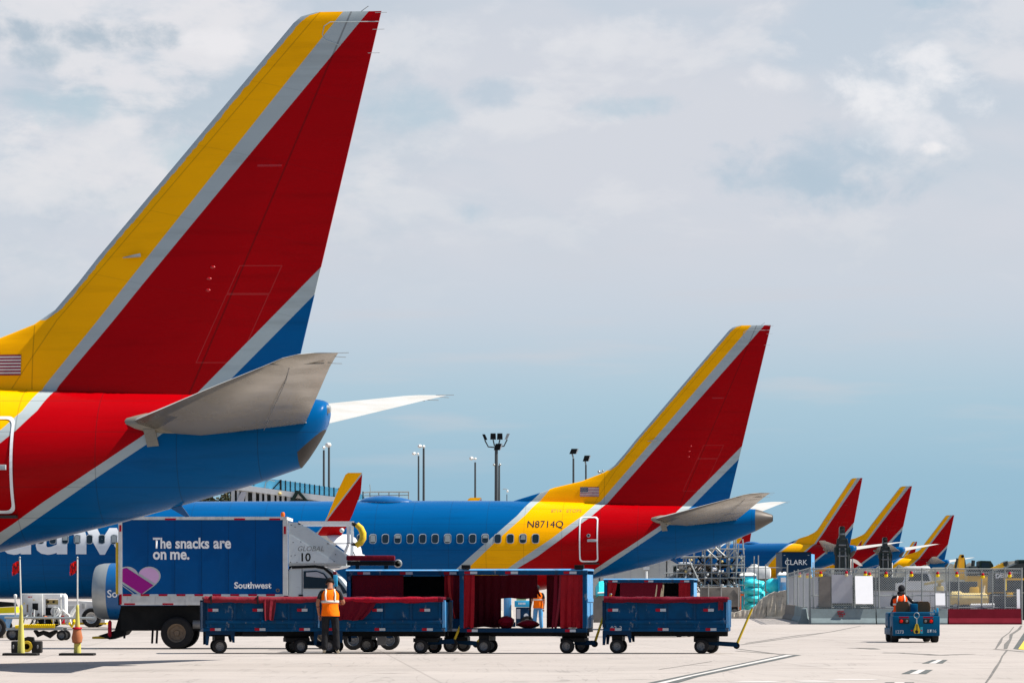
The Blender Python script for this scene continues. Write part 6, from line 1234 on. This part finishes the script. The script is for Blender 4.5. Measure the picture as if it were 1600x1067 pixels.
def rig(label, px, top, D, s):
    t, X, Z = frame_at('drilling_rig', label, 'drilling rig', px, D, 'drilling rigs behind the fence'); zt = Z(top); S = F / D; w = s / S
    def slab(x0, x1, y0, y1, z0, z1): return lambda bm: box(bm, x0 * w, x1 * w, y0, y1, z0, z1, 0, .02)
    part('crawler', t, 'grime', lambda bm: (box(bm, -1.6, 1.6, -1.2, -.5, .0, .8, 0, .2))); part('crawler', t, 'grime', lambda bm: box(bm, -1.6, 1.6, .5, 1.2, 0, .8, 0, .2)); part('rig_body', t, 'grime', lambda bm: box(bm, -1.3, 1.3, -.9, .9, .82, 2.6, 0, .1))
    z1 = Z(890); H_ = zt - z1
    part('mast_column', t, 'grime', lambda bm: loft(bm, [[Vector((sx * a * w, sy * .35, z)) for sx, sy in ((-1, -1), (1, -1), (1, 1), (-1, 1))] for a, z in ((.42, 1.5), (.40, z1 + H_ * .3), (.34, z1 + H_ * .62), (.20, z1 + H_ * .78), (.18, z1 + H_ * .98))]), False)
    for sx in (-1, 1):
        part('mast_channel', t, 'grime', lambda bm: tube(bm, [(sx * .44 * w, -.3, 1.2), (sx * .42 * w, -.3, z1 + H_ * .35), (sx * .30 * w, -.3, z1 + H_ * .72)], [.10, .09, .07], 8)); part('hydraulic_ram', t, 'rim', lambda bm: tube(bm, [(sx * .22 * w, -.42, z1 - .2), (sx * .2 * w, -.42, z1 + H_ * .5)], .05, 8))
        part('side_box', t, 'greenblack', slab(*sorted((sx * .28, sx * .56)), -.38, .2, z1 + H_ * .36, z1 + H_ * .52)); part('hose', t, 'black', lambda bm: tube(bm, [(sx * .3 * w, -.45, z1 + H_ * .7), (sx * .55 * w, -.5, z1 + H_ * .45), (sx * .50 * w, -.5, z1 + H_ * .2), (sx * .56 * w, -.45, z1 - .3)], .035, 6))
    for k, (a, b) in enumerate(((.3, .34), (.42, .3), (.55, .26), (.68, .2), (.8, .16), (.9, .14))): part('mast_bracket', t, ('rim', 'grime')[k % 2], slab(-b, b, -.47, -.36, z1 + H_ * a, z1 + H_ * (a + .035)))
    part('crown_block', t, 'grime', lambda bm: (box(bm, -.16 * w, .16 * w, -.25, .25, zt - .25, zt, 0, .05))); part('sheave', t, 'black', lambda bm: lathe(bm, [(.05, -.08), (.16, -.06), (.16, .06), (.05, .08)], (0, -.3, zt - .15), 'Y', 16)); part('white_rod', t, 'white', lambda bm: tube(bm, [(.58 * w, -.1, 1), (.58 * w, -.1, z1 + H_ * .22)], .06, 6))
rig('taller black drilling mast in front of the third largest tail', 1315.5, 822, 252, 22); rig('shorter black drilling mast in front of the fourth largest tail', 1382.5, 839, 256, 18)
def spoil():
    bm = nb(); rr = random.Random(8); D0, nx, ny = 276, 60, 12
    def hh(px): return wz(887 + 3 * math.sin(px * .09) + 3 * math.sin(px * .23 + 1) - max(0, (px - 1560)) * .12 + max(0, 1400 - px) * .10, D0)
    g = []
    for j in range(ny + 1):
        row = []
        for i in range(nx + 1):
            px = 1262 + (1720 - 1262) * i / nx; v = j / ny; z = hh(px) * (1 if v > .6 else math.sin(v / .6 * math.pi / 2)) * (1 if v < .9 else (1 - v) * 10) * (1 + rr.uniform(-.1, .1)) * min(1, i / 4); row.append(bm.verts.new((wx(px, D0), D0 - 8 + 16 * v, max(-.05, z))))
        g.append(row)
    for a, b in zip(g, g[1:]):
        for i in range(nx): bm.faces.new((a[i], a[i + 1], b[i + 1], b[i]))
    tag(obj('spoil_heap_terrain', bm, 'spoil', ang=60), kind='structure')
spoil()
def machines():
    D = 200; t, X, Z = frame_at('storage_tank', 'long pale yellow tank behind the fence above the red barrier', 'tank', 1515, D); part('tank_body', t, 'tan', lambda bm: (loft(bm, [[Vector((x, .55 + .55 * math.cos(q * math.pi / 12), zc + r * math.sin(q * math.pi / 12))) for q in range(24)] for x, r, zc in ((X(1486), .26, Z(934)), (X(1488), .34, Z(934)), (X(1503), .36, Z(934)), (X(1506), .30, Z(935)), (X(1541), .30, Z(935)), (X(1544), .22, Z(935)))]))); part('tank_cradle', t, 'steel', lambda bm: (box(bm, X(1492), X(1496), .2, .9, 0, Z(943)),), False); part('tank_cradle', t, 'steel', lambda bm: box(bm, X(1532), X(1536), .2, .9, 0, Z(943)), False); part('tank_stack', t, 'beige', lambda bm: tube(bm, [(X(1537), .5, Z(926)), (X(1540), .5, Z(914))], [.12, .05], 8))
    t, X, Z = frame_at('pipe_bundle', 'bundle of white pipes lying low in front of the yellow tank', 'pipes', 1536, 192)
    for k in range(5): part('pipe', t, 'white' if k % 2 else 'gboard', lambda bm: tube(bm, [(X(1517), .2 * (k % 3), Z(947.5 - 2.6 * (k // 3))), (X(1554), .2 * (k % 3), Z(947.0 - 2.6 * (k // 3)))], .07, 10))
    part('pipe_trestle', t, 'offwhite', lambda bm: (box(bm, X(1518), X(1527), -.1, .6, 0, Z(948.6))), False); part('pipe_trestle', t, 'offwhite', lambda bm: box(bm, X(1546), X(1552), -.1, .6, 0, Z(948.6)), False)
    t, X, Z = frame_at('excavator', 'yellow excavator with its upright arm rising over the fence', 'excavator', 1500, 240); part('crawler', t, 'grime', lambda bm: box(bm, X(1478), X(1532), -.9, -.3, 0, .8, 0, .2)); part('crawler', t, 'grime', lambda bm: box(bm, X(1478), X(1532), 1.0, 1.6, 0, .8, 0, .2)); part('excavator_house', t, 'grime', lambda bm: box(bm, X(1484), X(1526), -.6, 1.4, .9, Z(908), 0, .12)); part('counterweight', t, 'mach', lambda bm: box(bm, X(1512), X(1528), -.62, 1.42, 1.0, Z(916), 0, .1))
    part('boom', t, 'mach', lambda bm: prism(bm, [(X(1496.5), Z(905)), (X(1498), Z(870)), (X(1500), Z(866)), (X(1505), Z(866)), (X(1506), Z(871)), (X(1506.5), Z(905))], -.3, .2), False); part('stick', t, 'mach', lambda bm: prism(bm, [(X(1488), Z(890)), (X(1491), Z(878)), (X(1496), Z(872)), (X(1497), Z(880)), (X(1492), Z(892))], -.6, -.32), False); part('boom_ram', t, 'grime', lambda bm: tube(bm, [(X(1491), -.66, Z(889)), (X(1494), -.66, Z(872))], .07, 8)); part('boom_ram', t, 'grime', lambda bm: tube(bm, [(X(1509), -.1, Z(890)), (X(1506), -.1, Z(872))], .06, 8)); part('boom_pin', t, 'dark', lambda bm: lathe(bm, [(.09, -.36), (.09, .26)], (X(1503), 0, Z(869)), 'Y', 12))
    t, X, Z = frame_at('loader', 'dark green wheel loader cab and raised bucket arm left of the lettered machine', 'loader', 1545, 250); part('loader_cab', t, 'greenblack', lambda bm: prism(bm, [(X(1530), Z(898)), (X(1530), Z(877)), (X(1533), Z(875.5)), (X(1548), Z(876)), (X(1552), Z(882)), (X(1553), Z(898))], 0, 1.6), False); part('cab_glass', t, 'glass', lambda bm: prism(bm, [(X(1533), Z(886)), (X(1534), Z(878.5)), (X(1545), Z(879)), (X(1548), Z(886))], -.03, -.002), False); part('loader_body', t, 'mach', lambda bm: box(bm, X(1512), X(1585), .1, 1.8, .8, Z(899), 0, .1)); part('engine_pack', t, 'grime', lambda bm: (box(bm, X(1513), X(1529), 0, 1.3, Z(898.8), Z(884), 0, .1))); part('exhaust_stack', t, 'grime', lambda bm: tube(bm, [(X(1521), .4, Z(885)), (X(1522), .4, Z(875))], .12, 8)); part('lift_arm', t, 'mach', lambda bm: prism(bm, [(X(1546), Z(888)), (X(1566), Z(879)), (X(1571), Z(880)), (X(1567), Z(886)), (X(1556), Z(891))], -.4, -.1), False); part('bucket', t, 'grime', lambda bm: prism(bm, [(X(1566), Z(879)), (X(1573), Z(876)), (X(1571), Z(885)), (X(1567), Z(884))], -.6, 1.0), False)
    for a in (1524, 1573): wheel(t, X(a), .05, .75, .5, 'mach'); wheel(t, X(a), 1.8, .75, .5, 'mach', side=1)
    t, X, Z = frame_at('dozer', 'dark machine lettered DEERE at the right edge behind the fence', 'bulldozer', 1590, 222); part('dozer_panel', t, 'grime', lambda bm: prism(bm, [(X(1550), Z(925)), (X(1551), Z(893)), (X(1575), Z(886)), (X(1590), Z(880)), (X(1650), Z(878)), (X(1650), Z(925))], 0, 2.2), False); part('dozer_cab', t, 'greenblack', lambda bm: box(bm, X(1592), X(1640), .2, 2, Z(880.4), Z(874), 0, .08)); part('dozer_track', t, 'grime', lambda bm: box(bm, X(1552), X(1650), -.2, .5, 0, Z(926), 0, .25)); part('dozer_track', t, 'grime', lambda bm: box(bm, X(1552), X(1650), 1.8, 2.4, 0, Z(926), 0, .25)); part('yellow_beam', t, 'mach', lambda bm: (box(bm, X(1568), X(1640), -.12, -.004, Z(906), Z(903))), False); part('yellow_seat', t, 'mach', lambda bm: box(bm, X(1572), X(1581), -.4, -.12, Z(932), Z(925.2), 0, .03)); part('hose', t, 'hose', lambda bm: tube(bm, [(X(1571), -.1, Z(905)), (X(1571), -.12, Z(922))], .05, 6))
    m_ = letter('machine_lettering', 'DEERE', X(1556), X(1584), Z(903), -.03, 'planewhite', t, .03); m_.rotation_euler = (0, R(-7), 0); m_.location = (-.02, 0, .12); m_.location = Vector((X(1556), 0, Z(903))) - Matrix.Rotation(R(-7), 3, 'Y') @ Vector((X(1556), 0, Z(903)))
    t, X, Z = frame_at('pickup_truck', 'white pickup parked behind the fence above the tug driver', 'pickup', 1435, 225); part('pickup_body', t, 'white', lambda bm: prism(bm, [(X(1404), Z(922)), (X(1404), Z(911)), (X(1416), Z(909)), (X(1420), Z(895)), (X(1426), Z(891.5)), (X(1450), Z(891.5)), (X(1455), Z(900)), (X(1456), Z(908)), (X(1478), Z(909)), (X(1478), Z(922))], 0, 1.9), False); part('cab_glass', t, 'glass', lambda bm: prism(bm, [(X(1419), Z(907)), (X(1423), Z(896)), (X(1449), Z(896)), (X(1453), Z(907))], -.03, -.002), False); part('roof_rack', t, 'white', lambda bm: (box(bm, X(1416), X(1454), .1, 1.7, Z(890.5), Z(884.5), 0, .1)))
    for a in (1415, 1467): wheel(t, X(a), .0, .38, .24); wheel(t, X(a), 1.85, .38, .24, side=1)
    t, X, Z = frame_at('boom_lift', 'pale yellow boom machine parked behind the fence left of the tank', 'boom lift', 1462, 205); part('boom', t, 'tan', lambda bm: prism(bm, [(X(1445), Z(914)), (X(1445), Z(910.5)), (X(1474), Z(905)), (X(1475), Z(909))], 0, .4), False); part('turret', t, 'tan', lambda bm: (box(bm, X(1462), X(1475), .0, .9, .9, Z(915), 0, .08))); part('chassis', t, 'grime', lambda bm: box(bm, X(1446), X(1478), -.1, 1.2, .3, .9, 0, .08)); part('boom_post', t, 'tan', lambda bm: box(bm, X(1466), X(1471), .1, .3, Z(916), Z(908)), False)
    for a in (1450, 1473): wheel(t, X(a), -.05, .32, .22, 'tan'); wheel(t, X(a), 1.1, .32, .22, 'tan', side=1)
    t, X, Z = frame_at('low_barrier_wall', 'pale grey low panel wall behind the chain-link fence', 'wall', 1420, 196); part('panel', t, 'gboard', lambda bm: box(bm, X(1366), X(1482), 0, .2, 0, Z(924), 0, .02)); part('panel_cap', t, 'cement', lambda bm: box(bm, X(1366), X(1482), -.04, .24, Z(924) + .003, Z(922.5)), False)
    for a in (1395, 1425, 1453): part('panel_joint', t, 'rim', lambda bm: box(bm, X(a), X(a + .8), -.02, -.002, .1, Z(925)), False)
machines()
